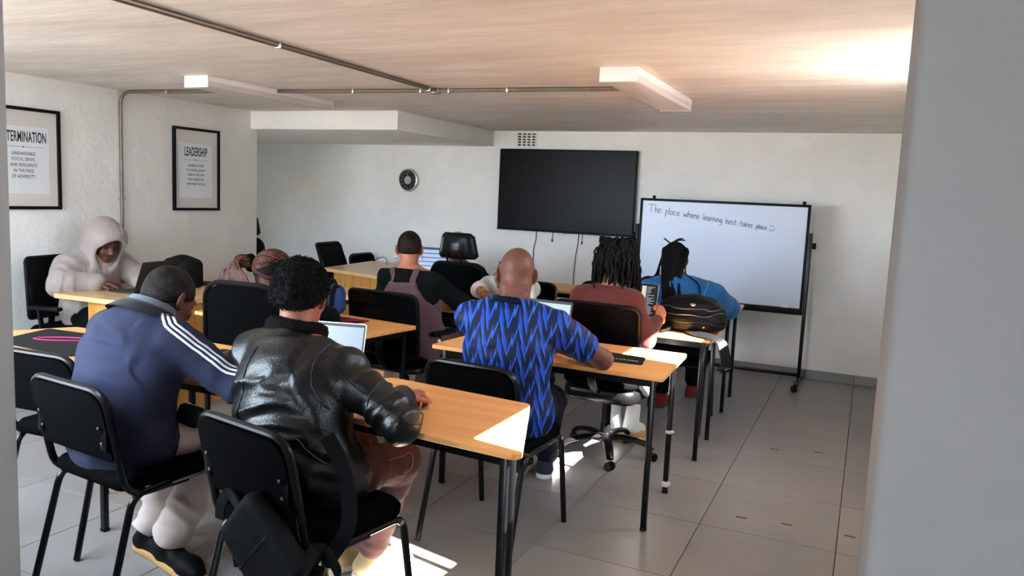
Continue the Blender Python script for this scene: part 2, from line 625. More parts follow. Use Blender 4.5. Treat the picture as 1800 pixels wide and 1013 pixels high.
def table(corners, label, group, radii=0.012, z=0.74, legs=True, tape=False):
    cx, cy = sum(c[0] for c in corners) / 4, sum(c[1] for c in corners) / 4
    L = [(c[0] - cx, c[1] - cy) for c in corners]
    t = thing('training_table', label, 'table', (cx, cy, 0), 0, group)
    top = MB().prism(rounded_poly(L, radii, 5), z - 0.020, z, 0.0015).build('table_top', BEECH, t, smooth=False)

    def inset(d):
        out = []
        for i in range(4):
            p, a, b = Vector(L[i]), Vector(L[i - 1]), Vector(L[(i + 1) % 4])
            u, v = (a - p).normalized(), (b - p).normalized()
            s = abs(u.x * v.y - u.y * v.x)
            out.append(p + (u + v) * (d / s))
        return out
    I = inset(0.055)
    mb = MB()
    for i in range(4):
        p, q = I[i], I[(i + 1) % 4]
        d = q - p
        m = Matrix.Translation(((p.x + q.x) / 2, (p.y + q.y) / 2, z - 0.041)) @ Matrix.Rotation(math.atan2(d.y, d.x), 4, 'Z')
        mb.box((0, 0, 0), (d.length, 0.018, 0.040), 0, m)
    mb.build('apron', BLACK_STEEL, t, smooth=False)
    for i in range(4):
        p = I[i]
        lg = MB().box((p.x, p.y, (z - .022) / 2 + .006), (0.026, 0.026, z - 0.034), 0.004).build('leg', BLACK_STEEL, t)
        MB().box((p.x, p.y, 0.007), (0.028, 0.028, 0.014), 0.003).build('foot_cap', BLACK_PLASTIC, lg)
        if tape and i in (1, 2):
            for zz, hh in (((0.05, .03), (0.33, .018)) if i == 2 else ((0.36, .0), )):
                if hh:
                    MB().box((p.x, p.y, zz), (0.031, 0.031, hh), 0.003).box((p.x + .016, p.y - .008, zz + .004), (.022, .016, hh * .6), .003).build('tape', TAPE, lg)
    return t


GT = 'beech training tables in rows'
TRAP = [0.03, 0.03, 0.03, 0.03]
table([(-3.95, 2.20), (-2.79, 2.15), (-3.07, 2.72), (-3.68, 2.68)], 'beech table at the far left carrying a large black desk mat with a pink mark', GT, TRAP)
table([(-2.72, 2.20), (-2.12, 2.20), (-1.81, 2.765), (-3.02, 2.79)], 'beech table the man in the navy striped jacket leans on', GT, TRAP)
table([(-2.055, 2.17), (-0.885, 2.07), (-1.10, 2.63), (-1.750, 2.69)], 'front beech table with slanted sunlit end, beside the leather jacket man', GT, TRAP)
table([(-3.65, 3.42), (-2.40, 3.30), (-2.33, 3.82), (-3.60, 3.98)], 'beech table with the pink and black mouse pad, before the blue backpack', GT)
table([(-1.985, 3.40), (-0.775, 3.36), (-0.805, 3.99), (-1.95, 4.00)], 'beech table with sunlit corner where the bald man in blue sits', GT, tape=True)
table([(-3.68, 4.55), (-2.20, 4.48), (-2.20, 5.05), (-3.66, 5.10)], 'beech table where the woman in mauve dungarees leans', GT)
table([(-2.00, 4.52), (-0.77, 4.48), (-0.79, 5.05), (-2.00, 5.08)], 'beech table under the black leather backpack with a hanging strap', GT)
table([(-2.05, 5.70), (-0.82, 5.68), (-0.85, 6.30), (-2.05, 6.30)], 'beech table nearest the whiteboard, in front of the denim jacket woman', GT)
table([(-3.02, 6.08), (-2.12, 6.04), (-2.12, 6.60), (-3.02, 6.60)], 'beech table below the television, behind the high-back chair', GT)


def desk(poly, label, z=0.745, name='office_desk', panels=()):
    cx, cy = sum(c[0] for c in poly) / len(poly), sum(c[1] for c in poly) / len(poly)
    t = thing(name, label, 'desk', (cx, cy, 0))
    L = [(c[0] - cx, c[1] - cy) for c in poly]
    MB().prism(rounded_poly(L, 0.006, 2), z - 0.032, z, 0.002).build('desk_top', OAK_TOP, t, smooth=False)
    for nm, a, b, z0, z1 in panels:
        p, q = Vector((a[0] - cx, a[1] - cy)), Vector((b[0] - cx, b[1] - cy))
        d = q - p
        m = Matrix.Translation(((p.x + q.x) / 2, (p.y + q.y) / 2, (z0 + z1) / 2)) @ Matrix.Rotation(math.atan2(d.y, d.x), 4, 'Z')
        MB().box((0, 0, 0), (d.length, 0.022, z1 - z0), 0.0015, m, 1).build(nm, OAK, t, smooth=False)
    return t


desk([(-4.83, 3.36), (-3.98, 3.40), (-4.00, 4.76), (-4.90, 4.74)], 'large oak desk by the posters where the hooded person types',
     panels=[('front_panel', (-4.62, 3.46), (-4.04, 3.49), 0, .713), ('side_panel', (-4.04, 3.50), (-4.05, 4.68), 0, .713), ('end_panel', (-4.62, 4.66), (-4.06, 4.68), 0, .713), ('leg_panel', (-4.62, 3.47), (-4.62, 3.85), 0, .713)])
desk([(-4.66, 5.92), (-3.35, 5.55), (-3.10, 6.45), (-4.78, 6.95)], 'oak desk near the back wall with two empty chairs behind it', z=0.76,
     panels=[('front_panel', (-4.58, 6.00), (-3.42, 5.67), 0, .728), ('side_panel', (-4.60, 6.02), (-4.70, 6.85), 0, .728), ('end_panel', (-3.40, 5.68), (-3.18, 6.40), 0, .728)])


# ------------------------------------------------------------------ stacking visitor chair
def visitor_chair():
    t = thing('visitor_chair', '', 'chair')
    R = 0.0125
    for s in (-1, 1):
        MB().tube(fillet_path([(s * .212, -.275, .004), (s * .205, -.165, .425), (s * .205, -.02, .432)], .05), R, 10).build('leg', BLACK_STEEL, t)
        MB().tube(fillet_path([(s * .205, -.02, .432), (s * .205, .205, .437), (s * .212, .27, .004)], .05), R, 10).build('leg', BLACK_STEEL, t)
        MB().lathe([(.002, -.003), (.008, -.002), (.008, .002), (.002, .003)], 10, Matrix.Translation((s * .218, .19, .425)) @ Matrix.Rotation(PI / 2, 4, 'Y')).build('bolt', SCREW, t)
    MB().box((0, -.12, .425), (.40, .022, .022), .003).build('stretcher', BLACK_STEEL, t)
    MB().box((0, .15, .43), (.40, .022, .022), .003).build('stretcher', BLACK_STEEL, t)
    pts = [(-.203, .05, .425), (-.203, -.185, .425), (-.205, -.262, .80), (.205, -.262, .80), (.203, -.185, .425), (.203, .05, .425)]
    MB().tube(fillet_path(pts, .075, 7), 0.0135, 10, flat=1.0).build('back_frame', BLACK_STEEL, t)
    # backrest panel, gently curved
    mb = MB()
    nx, nz = 12, 8
    poly = rounded_poly([(-.192, .553), (.192, .553), (.192, .792), (-.192, .792)], [.012, .012, .06, .06], 5)
    n = len(poly)

    def pt(x, z, off):
        return (x, -.198 - (z - .5) * 0.205 - 0.02 * (1 - (x / .2) ** 2) * 0.8 + off, z)
    ring = [pt(x, z, -.016) for x, z in poly] + [pt(x * .97, z if z < .56 else z - .004, .018) for x, z in poly]
    cen = [pt(0, .67, -.020), pt(0, .67, .020)]
    inner = [pt(x * .72, .67 + (z - .67) * .72, -.0205) for x, z in poly] + [pt(x * .7, .67 + (z - .67) * .7, .026) for x, z in poly]
    vs = ring + inner + cen
    fs = []
    for i in range(n):
        j = (i + 1) % n
        fs += [(j, i, n + i, n + j), (i, j, 2 * n + j, 2 * n + i), (n + j, n + i, 3 * n + i, 3 * n + j), (2 * n + i, 2 * n + j, 4 * n), (3 * n + j, 3 * n + i, 4 * n + 1)]
    mb.add(vs, fs)
    br = mb.build('backrest', BLACK_FABRIC, t, angle=50)
    for s in (-1, 1):
        for z in (.62, .675):
            x = s * .168
            y = pt(x, z, -.022)[1]
            MB().lathe([(.001, -.003), (.0055, -.0015), (.0055, .002), (.001, .003)], 10, Matrix.Translation((x, y, z)) @ Matrix.Rotation(PI / 2, 4, 'X')).build('screw', SCREW, br)
        MB().box((s * .178, pt(s * .178, .647, -.016)[1], .647), (.03, .006, .10), .003).build('bracket', BLACK_STEEL, br)
    poly = rounded_poly([(-.205, -.205), (.205, -.205), (.218, .235), (-.218, .235)], [.06, .06, .085, .085], 6)
    m = MB().prism(poly, .437, .487, .014)
    sb = m.build('seat', BLACK_FABRIC, t, angle=60)
    return t


GV = 'black stacking chairs'
vc = visitor_chair()
vc.scale = (1.06, 1.0, 1.012)
place(vc, False, (-1.575, 1.955, 0), math.radians(-11.5), 'black stacking chair with a black backpack hung on it, under the leather jacket man', GV)
place(vc, True, (-2.42, 2.00, 0), math.radians(-6), 'black stacking chair under the man in the navy striped jacket', GV)
place(vc, True, (-2.98, 2.23, 0), math.radians(4), 'empty black stacking chair beside the left pillar', GV)
place(vc, True, (-1.43, 3.06, 0), math.radians(-4), 'black stacking chair under the bald man in the blue shirt', GV)
place(vc, True, (-1.14, 5.30, 0), math.radians(2), 'black stacking chair under the woman in the denim jacket', GV)
place(vc, True, (-2.50, 5.62, 0), math.radians(177), 'black stacking chair of the person in the leopard print headscarf', GV)
place(vc, True, (-4.76, 7.03, 0), math.radians(-90), 'small round-cornered black chair back, right of two empty chairs by the oak desk', GV)


# ------------------------------------------------------------------ office chairs
t = NT('black_mesh')
setb(t.b, rough=.85, spec=.04)
t.b.inputs['Base Color'].default_value = (.0022, .0022, .0026, 1)
co = t.n('ShaderNodeTexCoord')
wv = t.n('ShaderNodeTexWave', Scale=130.0)
wv.bands_direction = 'Z'
t.l(co, 'Object', wv, 'Vector')
tr = t.n('ShaderNodeBsdfTransparent')
ms = t.n('ShaderNodeMixShader')
t.t.links.new(t.math('MULTIPLY_ADD', wv.outputs[1], 0.16, 0.02), ms.inputs[0])
t.l(t.b, 0, ms, 1)
t.l(tr, 0, ms, 2)
t.l(ms, 0, t.out, 0)
MESH = t.m
GLOSS_BLACK = mat('gloss_black_plastic', (0.003, 0.003, 0.0035), 0.28, spec=0.3)


def office_chair(label, loc, rz, bw=.47, bt=None, z0=.55, z1=.95, tilt=.10, cr=.05, headrest=False, arms=True, seat_z=.47, curve=.05, base_rot=0.3, group='black office chairs', pad=False, yb=-.25, shell=.047):
    t = thing('office_chair', label, 'chair', loc, rz, group)
    bt = bt or bw
    h = z1 - z0

    def bp(x, z, off=0.0):      # point of the back surface
        return (x, yb - (z - z0) * tilt - 0.0 + curve * (x / (bw / 2)) ** 2 + .03 * math.sin(PI * min(1, max(0, (z - z0) / h))) + off, z)
    out = rounded_poly([(-bw / 2, z0), (bw / 2, z0), (bt / 2, z1), (-bt / 2, z1)], [cr, cr, cr * 1.4, cr * 1.4], 6)
    MB().tube([bp(x, z) for x, z in out] + [bp(*out[0])], .013, 8, cap=False).build('back_frame', BLACK_PLASTIC, t)
    # back panel as a grid clipped to the outline
    nx, nz = 14, 12
    mb = MB()
    for off in ((-.004, .004) if not pad else (-.02, .022)):
        vs, fs = [], []
        for j in range(nz + 1):
            z = z0 + h * j / nz
            xs = []
            hw = bw / 2 + (bt / 2 - bw / 2) * j / nz
            dz = min(z - z0, z1 - z)
            c2 = cr * (1.4 if z > (z0 + z1) / 2 else 1.0)
            if dz < c2:
                hw -= c2 - math.sqrt(max(0, c2 * c2 - (c2 - dz) ** 2))
            for i in range(nx + 1):
                x = -hw + 2 * hw * i / nx
                e = (1 - (2 * i / nx - 1) ** 4) * (1 - (2 * j / nz - 1) ** 4)
                vs.append(bp(x, z, off * (e if pad else 1)))
        for j in range(nz):
            for i in range(nx):
                a = j * (nx + 1) + i
                q = (a, a + 1, a + nx + 2, a + nx + 1)
                fs.append(q if off < 0 else q[::-1])
        mb.add(vs, fs)
    mb.build('back_panel', BLACK_FABRIC if pad else MESH, t, angle=60)
    MB().tube(smooth_path([(0, -.05, seat_z - .06), (0, -.20, seat_z - .05), (0, yb - .035, seat_z + .06), (0, bp(0, z0 + h * .45)[1] - .028, z0 + h * .45)], 5), .026, 8, flat=.5, up=(0, 1, 0)).build('back_support', BLACK_PLASTIC, t)
    if headrest:
        zt = z1 + .035
        for s in (-1, 1):
            MB().tube([bp(s * .06, z1 - .03, -.01), bp(s * .06, z1 + .08, -.012)], .009, 8).build('headrest_post', BLACK_PLASTIC, t)
        vs, fs = [], []
        nx, nz = 14, 8
        H = .205
        for off in (-1, 1):
            for j in range(nz + 1):
                z = zt + H * j / nz
                hw = .178 - .042 * j / nz
                dz = min(z - zt, zt + H - z)
                if dz < .03:
                    hw -= .03 - math.sqrt(max(0, .0009 - (.03 - dz) ** 2))
                for i in range(nx + 1):
                    x = -hw + 2 * hw * i / nx
                    e = max(0, (1 - (2 * i / nx - 1) ** 6) * (1 - (2 * j / nz - 1) ** 6))
                    vs.append((x, yb - h * tilt + .02 + .05 * (x / .18) ** 2 + off * (.008 + .02 * e) - (0.012 if off < 0 and abs(x) < .055 and 1 < j < 6 else 0), z))
            o = (nx + 1) * (nz + 1) if off > 0 else 0
            for j in range(nz):
                for i in range(nx):
                    a = o + j * (nx + 1) + i
                    q = (a, a + 1, a + nx + 2, a + nx + 1)
                    fs.append(q if off < 0 else q[::-1])
        N = (nx + 1) * (nz + 1)
        bd = [i for i in range(nx + 1)] + [j * (nx + 1) + nx for j in range(1, nz + 1)] + [nz * (nx + 1) + i for i in range(nx - 1, -1, -1)] + [j * (nx + 1) for j in range(nz - 1, 0, -1)]
        for k in range(len(bd)):
            a, b = bd[k], bd[(k + 1) % len(bd)]
            fs.append((b, a, a + N, b + N))
        MB().add(vs, fs).build('headrest', GLOSS_BLACK, t, angle=60)
    poly = rounded_poly([(-.225, -.21), (.225, -.21), (.24, .25), (-.24, .25)], [.09, .09, .10, .10], 6)
    MB().prism(poly, seat_z - .03, seat_z + .035, .022).build('seat', BLACK_FABRIC, t, angle=60)
    MB().prism([(x * .97, y * .97) for x, y in poly], seat_z - .028 - shell, seat_z - .028, .018).build('seat_shell', GLOSS_BLACK, t, angle=60)
    if arms:
        for s in (-1, 1):
            x = s * .27
            MB().tube(fillet_path([(s * .16, .02, seat_z - .05), (x, .0, seat_z - .045), (x, -.03, seat_z + .17), ], .06), .02, 8, flat=.55, up=(0, 1, 0)).build('arm_post', BLACK_PLASTIC, t)
            MB().box((x, .02, seat_z + .18), (.055, .24, .028), .012).build('armrest', BLACK_PLASTIC, t)
    MB().lathe([(.03, .115), (.03, .19), (.026, .192), (.026, seat_z - .14), (.014, seat_z - .138), (.014, seat_z - .07)], 16).build('gas_column', BLACK_PLASTIC, t)
    MB().lathe([(.045, .085), (.05, .10), (.045, .135), (.03, .14)], 16).build('hub', GLOSS_BLACK, t)
    for k in range(5):
        a = base_rot + 2 * PI * k / 5
        c, s = math.cos(a), math.sin(a)
        lg = MB().tube(smooth_path([(c * .03, s * .03, .112), (c * .13, s * .13, .118), (c * .24, s * .24, .096), (c * .285, s * .285, .066)], 4), [.03, .03, .029, .028, .027, .026, .026, .025, .025, .024, .023, .022, .02], 10, flat=.62, up=(0, 0, 1)).build('base_leg', GLOSS_BLACK, t)
        m = MB()
        mt = Matrix.Translation((c * .285, s * .285, .026)) @ Matrix.Rotation(a + .9, 4, 'Z') @ Matrix.Rotation(PI / 2, 4, 'X')
        for o in (-.016, .016):
            m.lathe([(.004, o - .009), (.022, o - .009), (.026, o - .005), (.026, o + .005), (.022, o + .009), (.004, o + .009)], 14, mt)
        m.lathe([(.008, -.008), (.018, -.008), (.018, .008), (.008, .008)], 10, mt)
        m.build('caster', BLACK_PLASTIC, t)
    return t


office_chair('black mesh office chair on five casters under the woman in the rust sweater', (-1.33, 4.36, 0), math.radians(-3), bw=.50, z0=.54, z1=.935, cr=.03, arms=False, seat_z=.475, base_rot=math.radians(-63), curve=.02, shell=.085)
office_chair('black mesh office chair with grey armrest under the woman in mauve dungarees', (-2.68, 4.27, 0), math.radians(-4), bw=.52, z0=.50, z1=.885, cr=.03, arms=True, seat_z=.45, curve=.015)
office_chair('wide rounded black office chair in front of the woman with the brown braided ponytail', (-2.90, 3.27, 0), math.radians(6), bw=.60, bt=.50, z0=.50, z1=1.01, cr=.11, arms=False, seat_z=.47, pad=True)
office_chair('black high-back chair with headrest, in front of the clock wall', (-2.95, 5.62, 0), math.radians(2), bw=.55, bt=.47, z0=.52, z1=.965, cr=.10, headrest=True, seat_z=.47, yb=-.22)
office_chair('black mesh chair against the left wall behind the hooded person', (-4.95, 3.60, 0), math.radians(-80), bw=.46, z0=.55, z1=.955, cr=.03, arms=True, seat_z=.46, tilt=.06, yb=-.17, base_rot=.1, curve=.01)
office_chair('empty tilted black mesh chair, left of two chairs by the oak desk', (-4.74, 6.42, 0), math.radians(-84), bw=.44, z0=.55, z1=.955, cr=.03, arms=False, seat_z=.46, tilt=.34, yb=-.12, curve=.01)
office_chair('black chair mostly hidden in the dark alcove behind the left wall', (-6.02, 6.25, 0), math.radians(-150), bw=.46, bt=.40, z0=.55, z1=.93, cr=.08, headrest=True, arms=False, seat_z=.46)


# ------------------------------------------------------------------ wall and ceiling fixtures
def framed_poster(y0, y1, z0, z1, label, title, lines, tsize, lsize):
    cy, cz = (y0 + y1) / 2, (z0 + z1) / 2
    t = thing('framed_poster', label, 'poster', (XL, cy, cz))
    w, h = y1 - y0, z1 - z0
    B = .022
    for c, s in (((.012, 0, h / 2 - B / 2), (.024, w, B)), ((.012, 0, -h / 2 + B / 2), (.024, w, B)), ((.012, -w / 2 + B / 2, 0), (.024, B, h - 2 * B)), ((.012, w / 2 - B / 2, 0), (.024, B, h - 2 * B))):
        MB().box(c, s, .001, seg=1).build('frame_bar', BLACK_PLASTIC, t, smooth=False)
    MB().box((.006, 0, 0), (.006, w - .03, h - .03)).build('mount', mat('poster_mount', lin(214, 208, 200), .8), t, smooth=False)
    pw, ph = w * .72, h * .66
    pp = MB().box((.0098, -w * .02, -.01), (.0012, pw, ph)).build('print', mat('poster_paper', lin(226, 228, 230), .7), t, smooth=False)
    INK = mat('black_ink', (.01, .01, .01), .7)

    def line(txt, size, z, sx, bold):
        cu = bpy.data.curves.new('lettering', 'FONT')
        cu.body = txt
        cu.size = size
        cu.align_x = 'CENTER'
        cu.offset = bold
        cu.space_character = 1.05 if sx < .7 else 1.12
        ob = bpy.data.objects.new('tmp', cu)
        COL.objects.link(ob)
        bpy.context.view_layer.update()
        me = bpy.data.meshes.new_from_object(ob.evaluated_get(bpy.context.evaluated_depsgraph_get()))
        bpy.data.objects.remove(ob)
        me.transform(Matrix.Translation((.0108, -w * .02, z)) @ Matrix(((0, 0, 1, 0), (1, 0, 0, 0), (0, 1, 0, 0), (0, 0, 0, 1))) @ Matrix.Diagonal((sx, 1, 1, 1)))
        me.name = 'lettering'
        me.materials.clear()
        me.materials.append(INK)
        o = bpy.data.objects.new('lettering', me)
        COL.objects.link(o)
        o.parent = pp
    line(title, tsize, h * .165, .405 if len(title) > 11 else .43, .0022)
    MB().box((.0106, -w * .02, h * .115), (.0006, pw * .74, .0018)).build('divider', INK, pp, smooth=False)
    MB().lathe([(.001, 0), (.005, 0), (.005, .0008), (.001, .0008)], 12, Matrix.Translation((.0105, -w * .02, h * .115)) @ Matrix.Rotation(PI / 2, 4, 'Y')).build('divider_dot', INK, pp)
    for k, s in enumerate(lines):
        line(s, lsize, h * .035 - k * h * .056, .72, .0005)
    g = NT('poster_glazing') if 'poster_glazing' not in MATS else None
    if g:
        gl = g.n('ShaderNodeBsdfGlossy', Roughness=.05)
        tr = g.n('ShaderNodeBsdfTransparent')
        mx = g.n('ShaderNodeMixShader')
        mx.inputs[0].default_value = .06
        g.l(tr, 0, mx, 1)
        g.l(gl, 0, mx, 2)
        g.l(mx, 0, g.out, 0)
        MATS['poster_glazing'] = g.m
    MB().add([(.016, -w / 2 + .02, -h / 2 + .02), (.016, w / 2 - .02, -h / 2 + .02), (.016, w / 2 - .02, h / 2 - .02), (.016, -w / 2 + .02, h / 2 - .02)], [(0, 1, 2, 3)]).build('glazing', MATS['poster_glazing'], t, smooth=False)
    return t


framed_poster(3.19, 3.69, 1.275, 1.955, 'black framed poster headed DETERMINATION, cut off by the left pillar', 'DETERMINATION', ['UNSHAKEABLE', 'FOCUS, DRIVE,', 'AND RESILIENCE', 'IN THE FACE', 'OF ADVERSITY.'], .098, .0305)
framed_poster(4.665, 5.16, 1.270, 1.955, 'black framed poster headed LEADERSHIP on the left wall', 'LEADERSHIP', ['INSPIRING OTHERS', 'TO ACHIEVE, SERVING', 'THEM SO THEY CAN,', 'AND CELEBRATING', 'THEM WHEN THEY DO.'], .100, .0245)

# conduit
t = thing('electrical_conduit', 'grey metal conduit pipes running along ceiling and down the left wall', 'conduit', (-2.60, 4.40, ZC))


def rel(p):
    return (p[0] + 2.60, p[1] - 4.40, p[2] - ZC)


ZP = ZC - .014
MB().tube([rel(p) for p in fillet_path([(XL + .014, 4.18, 0.75), (XL + .014, 4.18, ZP), (-3.97, 4.28, ZP)], .10, 8)], .0125, 10).build('pipe', GALV, t)
MB().tube([rel((-3.82, 4.31, ZP)), rel((-2.60, 4.40, ZP))], .0125, 10).build('pipe', GALV, t)
MB().tube([rel((-2.60, 4.40, ZP)), rel((-1.30, 4.46, ZP))], .0125, 10).build('pipe', GALV, t)
MB().tube([rel((-2.52, 1.3, ZP)), rel((-2.60, 4.40, ZP))], .0125, 10).build('pipe', GALV, t)
MB().lathe([(.004, -.02), (.036, -.02), (.038, .0), (.036, .012), (.004, .013)], 20, Matrix.Translation(rel((-2.60, 4.40, ZP)))).build('junction_box', GALV, t)
for p, ax in (((-4.75, 4.215, ZP), 0), ((-3.2, 4.355, ZP), 0), ((-2.1, 4.423, ZP), 0), ((-2.56, 2.9, ZP), 1), ((XL + .014, 4.18, 1.36), 2), ((-2.70, 4.392, ZP), 0), ((-2.50, 4.405, ZP), 0), ((-2.598, 4.31, ZP), 1)):
    s = [.034, .034, .034]
    s[ax] = .016
    if ax == 2:
        s = [.03, .05, .016]
    MB().box(rel(p), s, .006).build('saddle_clip', mat('clip_metal', lin(190, 184, 172), .35, .8), t)


def batten(x0, x1, y0, y1, label):
    cx, cy = (x0 + x1) / 2, (y0 + y1) / 2
    w, l = x1 - x0, y1 - y0
    t = thing('fluorescent_light', label, 'ceiling light', (cx, cy, ZC), 0, 'fluorescent battens on the ceiling')
    MB().box((0, 0, -.018), (w * .98, l * .985, .036), .003).build('housing', WHITE_PLASTIC, t)
    MB().prism(rounded_poly([(-w / 2, -.072), (w / 2, -.072), (w * .48, -.03), (-w * .48, -.03)], [.012, .012, .002, .002], 3), -l / 2 + .006, l / 2 - .006, 0, Matrix(((1, 0, 0, 0), (0, 0, 1, 0), (0, 1, 0, 0), (0, 0, 0, 1)))).build('diffuser', mat('diffuser_plastic', lin(206, 196, 190), .35), t)
    for s in (-1, 1):
        MB().box((0, s * (l / 2 - .004), -.037), (w, .010, .074), .003).build('end_cap', WHITE_PLASTIC, t)
    return t


batten(-1.30, -1.105, 3.80, 5.06, 'white fluorescent ceiling light above the rust sweater woman, right of the pipes')
batten(-4.00, -3.80, 3.68, 4.92, 'white fluorescent ceiling light near the bulkhead, left of the pipes')

# air brick
t = thing('air_brick', 'white air brick with rows of slots above the television', 'vent', (-3.255, YB, 2.085))
MB().box((0, -.001, 0), (.225, .004, .145)).build('recess_shade', mat('vent_shade', lin(70, 60, 52), .9), t, smooth=False)  # dark sheet painted as the shade inside the slots
for i in range(5):
    MB().box((-.105 + i * .0525, -.006, 0), (.016, .012, .145), .002).build('vertical_bar', WALL, t)
for j in range(6):
    MB().box((0, -.005, -.068 + j * .0272), (.225, .010, .011), .002).build('cross_bar', WALL, t)

# wall clock
t = thing('wall_clock', 'round black wall clock with a silver rim, showing twelve', 'clock', (-4.64, YB, 1.63))
RX = Matrix.Rotation(PI / 2, 4, 'X')
MB().lathe([(.118, 0), (.125, .004), (.125, .034), (.118, .042), (.108, .044), (.106, .036), (.002, .036)], 40, RX).build('rim', mat('clock_rim', (.62, .60, .58), .28, 1.0), t)
fc = MB().lathe([(.108, .030), (.108, .0375), (.002, .0375)], 36, RX).build('face', mat('clock_face', (.008, .008, .009), .35), t)
MB().lathe([(.044, .036), (.044, .040), (.002, .040)], 30, RX).build('centre_disc', mat('brushed_disc', (.7, .7, .7), .3, 1.0), t)
for k in range(12):
    a = PI / 2 - 2 * PI * (k + 1) / 12
    cu = bpy.data.curves.new('numeral', 'FONT')
    cu.body = str(k + 1)
    cu.size = .026
    cu.align_x = 'CENTER'
    cu.align_y = 'CENTER'
    ob = bpy.data.objects.new('tmp', cu)
    COL.objects.link(ob)
    bpy.context.view_layer.update()
    me = bpy.data.meshes.new_from_object(ob.evaluated_get(bpy.context.evaluated_depsgraph_get()))
    bpy.data.objects.remove(ob)
    me.transform(Matrix.Translation((.083 * math.cos(a), -.0382, .083 * math.sin(a))) @ Matrix.Rotation(PI / 2, 4, 'X'))
    me.materials.clear()
    me.materials.append(mat('numeral_silver', (.6, .6, .6), .3, .6))
    o = bpy.data.objects.new('numeral', me)
    COL.objects.link(o)
    o.parent = fc
MB().box((0, -.043, .03), (.006, .002, .10)).build('minute_hand', CHROME, t, smooth=False)
MB().box((.004, -.0418, .016), (.008, .002, .062)).build('hour_hand', CHROME, t, smooth=False)

# television
t = thing('television', 'large black flat television mounted on the back wall', 'television', (-2.795, YB, 1.575))
MB().box((0, -.045, 0), (1.45, .05, .825), .006).build('cabinet', BLACK_PLASTIC, t)
MB().box((0, -.0712, .006), (1.43, .003, .795), .001, seg=1).build('screen', mat('tv_screen', (.003, .003, .0032), .33, spec=.10), t, smooth=False)
MB().box((0, -.071, -.405), (1.448, .006, .014), .001).build('lower_bezel', BLACK_PLASTIC, t)
MB().box((-.02, -.0745, -.417), (.055, .004, .012), .002).build('logo_badge', mat('badge', (.55, .55, .55), .3, .5), t)
MB().box((0, -.012, 0), (.5, .022, .4)).build('wall_bracket', BLACK_STEEL, t, smooth=False)


def cable(label, pts, r=.004, plug=True, m=None):
    t = thing('cable', label, 'cable', pts[0])
    q = [tuple(a - b for a, b in zip(p, pts[0])) for p in pts]
    MB().tube(smooth_path(q, 6), r, 6).build('cord', m or BLACK_PLASTIC, t)
    if plug:
        e = q[-1]
        MB().box((e[0], e[1], e[2] - .01), (.012, .012, .03), .003).build('plug', BLACK_PLASTIC, t)
    return t


W = YB - .01
cable('long black cable hanging from the left part of the television', [(-3.10, W, 1.17), (-3.10, W, 1.08), (-3.12, W, .98), (-3.12, W, .80), (-3.14, W, .5)], plug=False)
cable('long black cable hanging below the television beside the locs', [(-2.64, W, 1.17), (-2.645, W, 1.05), (-2.66, W, .95), (-2.67, W, .75), (-2.67, W, .5)], plug=False)
cable('short black lead with plug, left of two dangling under the television', [(-2.92, W, 1.17), (-2.92, W, 1.13), (-2.922, W, 1.09)], .003)
cable('short black lead with plug, right of two dangling under the television', [(-2.60, W, 1.17), (-2.60, W, 1.13), (-2.602, W, 1.085)], .003)

# ------------------------------------------------------------------ whiteboard
WBX0, WBX1, WBZ0, WBZ1, WBY = -1.915, -0.465, 0.625, 1.545, 6.95
wcx, wcz = (WBX0 + WBX1) / 2, (WBZ0 + WBZ1) / 2
t = thing('whiteboard', 'white board in a black frame on a wheeled stand, handwritten line on top', 'whiteboard', (wcx, WBY, 0))
w, h = WBX1 - WBX0, WBZ1 - WBZ0
bd = MB().prism(rounded_poly([(-w / 2 + .012, WBZ0 + .03), (w / 2 - .012, WBZ0 + .03), (w / 2 - .012, WBZ1 - .012), (-w / 2 + .012, WBZ1 - .012)], .02, 4), .004, .016, 0, Matrix(((1, 0, 0, 0), (0, 0, -1, 0.012), (0, 1, 0, 0), (0, 0, 0, 1)))).build('board', mat('whiteboard_enamel', lin(206, 218, 238), .30, spec=.35), t, smooth=False)
for c, s in (((0, 0, WBZ1 - .011), (w, .03, .022)), ((-w / 2 + .011, 0, wcz), (.022, .03, h)), ((w / 2 - .011, 0, wcz), (.022, .03, h))):
    MB().box(c, s, .004).build('frame_bar', BLACK_PLASTIC, t)
MB().box((0, -.005, WBZ0 + .02), (w, .045, .055), .005).build('tray', BLACK_PLASTIC, t)
for x in (-w / 2 + .12, w / 2 - .055):
    MB().box((x, 0, WBZ1 + .012), (.03, .024, .03), .01).build('clamp', BLACK_PLASTIC, t)
for s in (-1, 1):
    MB().box((s * (w / 2 + .018), .005, .685), (.030, .030, 1.25), .004).build('post', BLACK_STEEL, t)
    MB().lathe([(.004, 0), (.024, 0), (.028, .012), (.024, .03), (.004, .032)], 14, Matrix.Translation((s * (w / 2 + .034), .005, 1.205)) @ Matrix.Rotation(s * PI / 2, 4, 'Y')).build('knob', BLACK_PLASTIC, t)
    MB().box((s * (w / 2 + .018), .02, .075), (.034, .56, .03), .004).build('foot_bar', BLACK_STEEL, t)
    for y in (-.235, .275):
        mt = Matrix.Translation((s * (w / 2 + .018) - .012, y, .030)) @ Matrix.Rotation(.5, 4, 'Z') @ Matrix.Rotation(PI / 2, 4, 'Y')
        MB().lathe([(.005, -.016), (.028, -.016), (.031, -.008), (.031, .008), (.028, .016), (.005, .016)], 16, mt).box((s * (w / 2 + .018), y, .056), (.03, .034, .018), .004).build('caster', BLACK_PLASTIC, t)
MB().box((0, .02, .10), (w, .03, .03), .003).build('cross_rail', BLACK_STEEL, t)
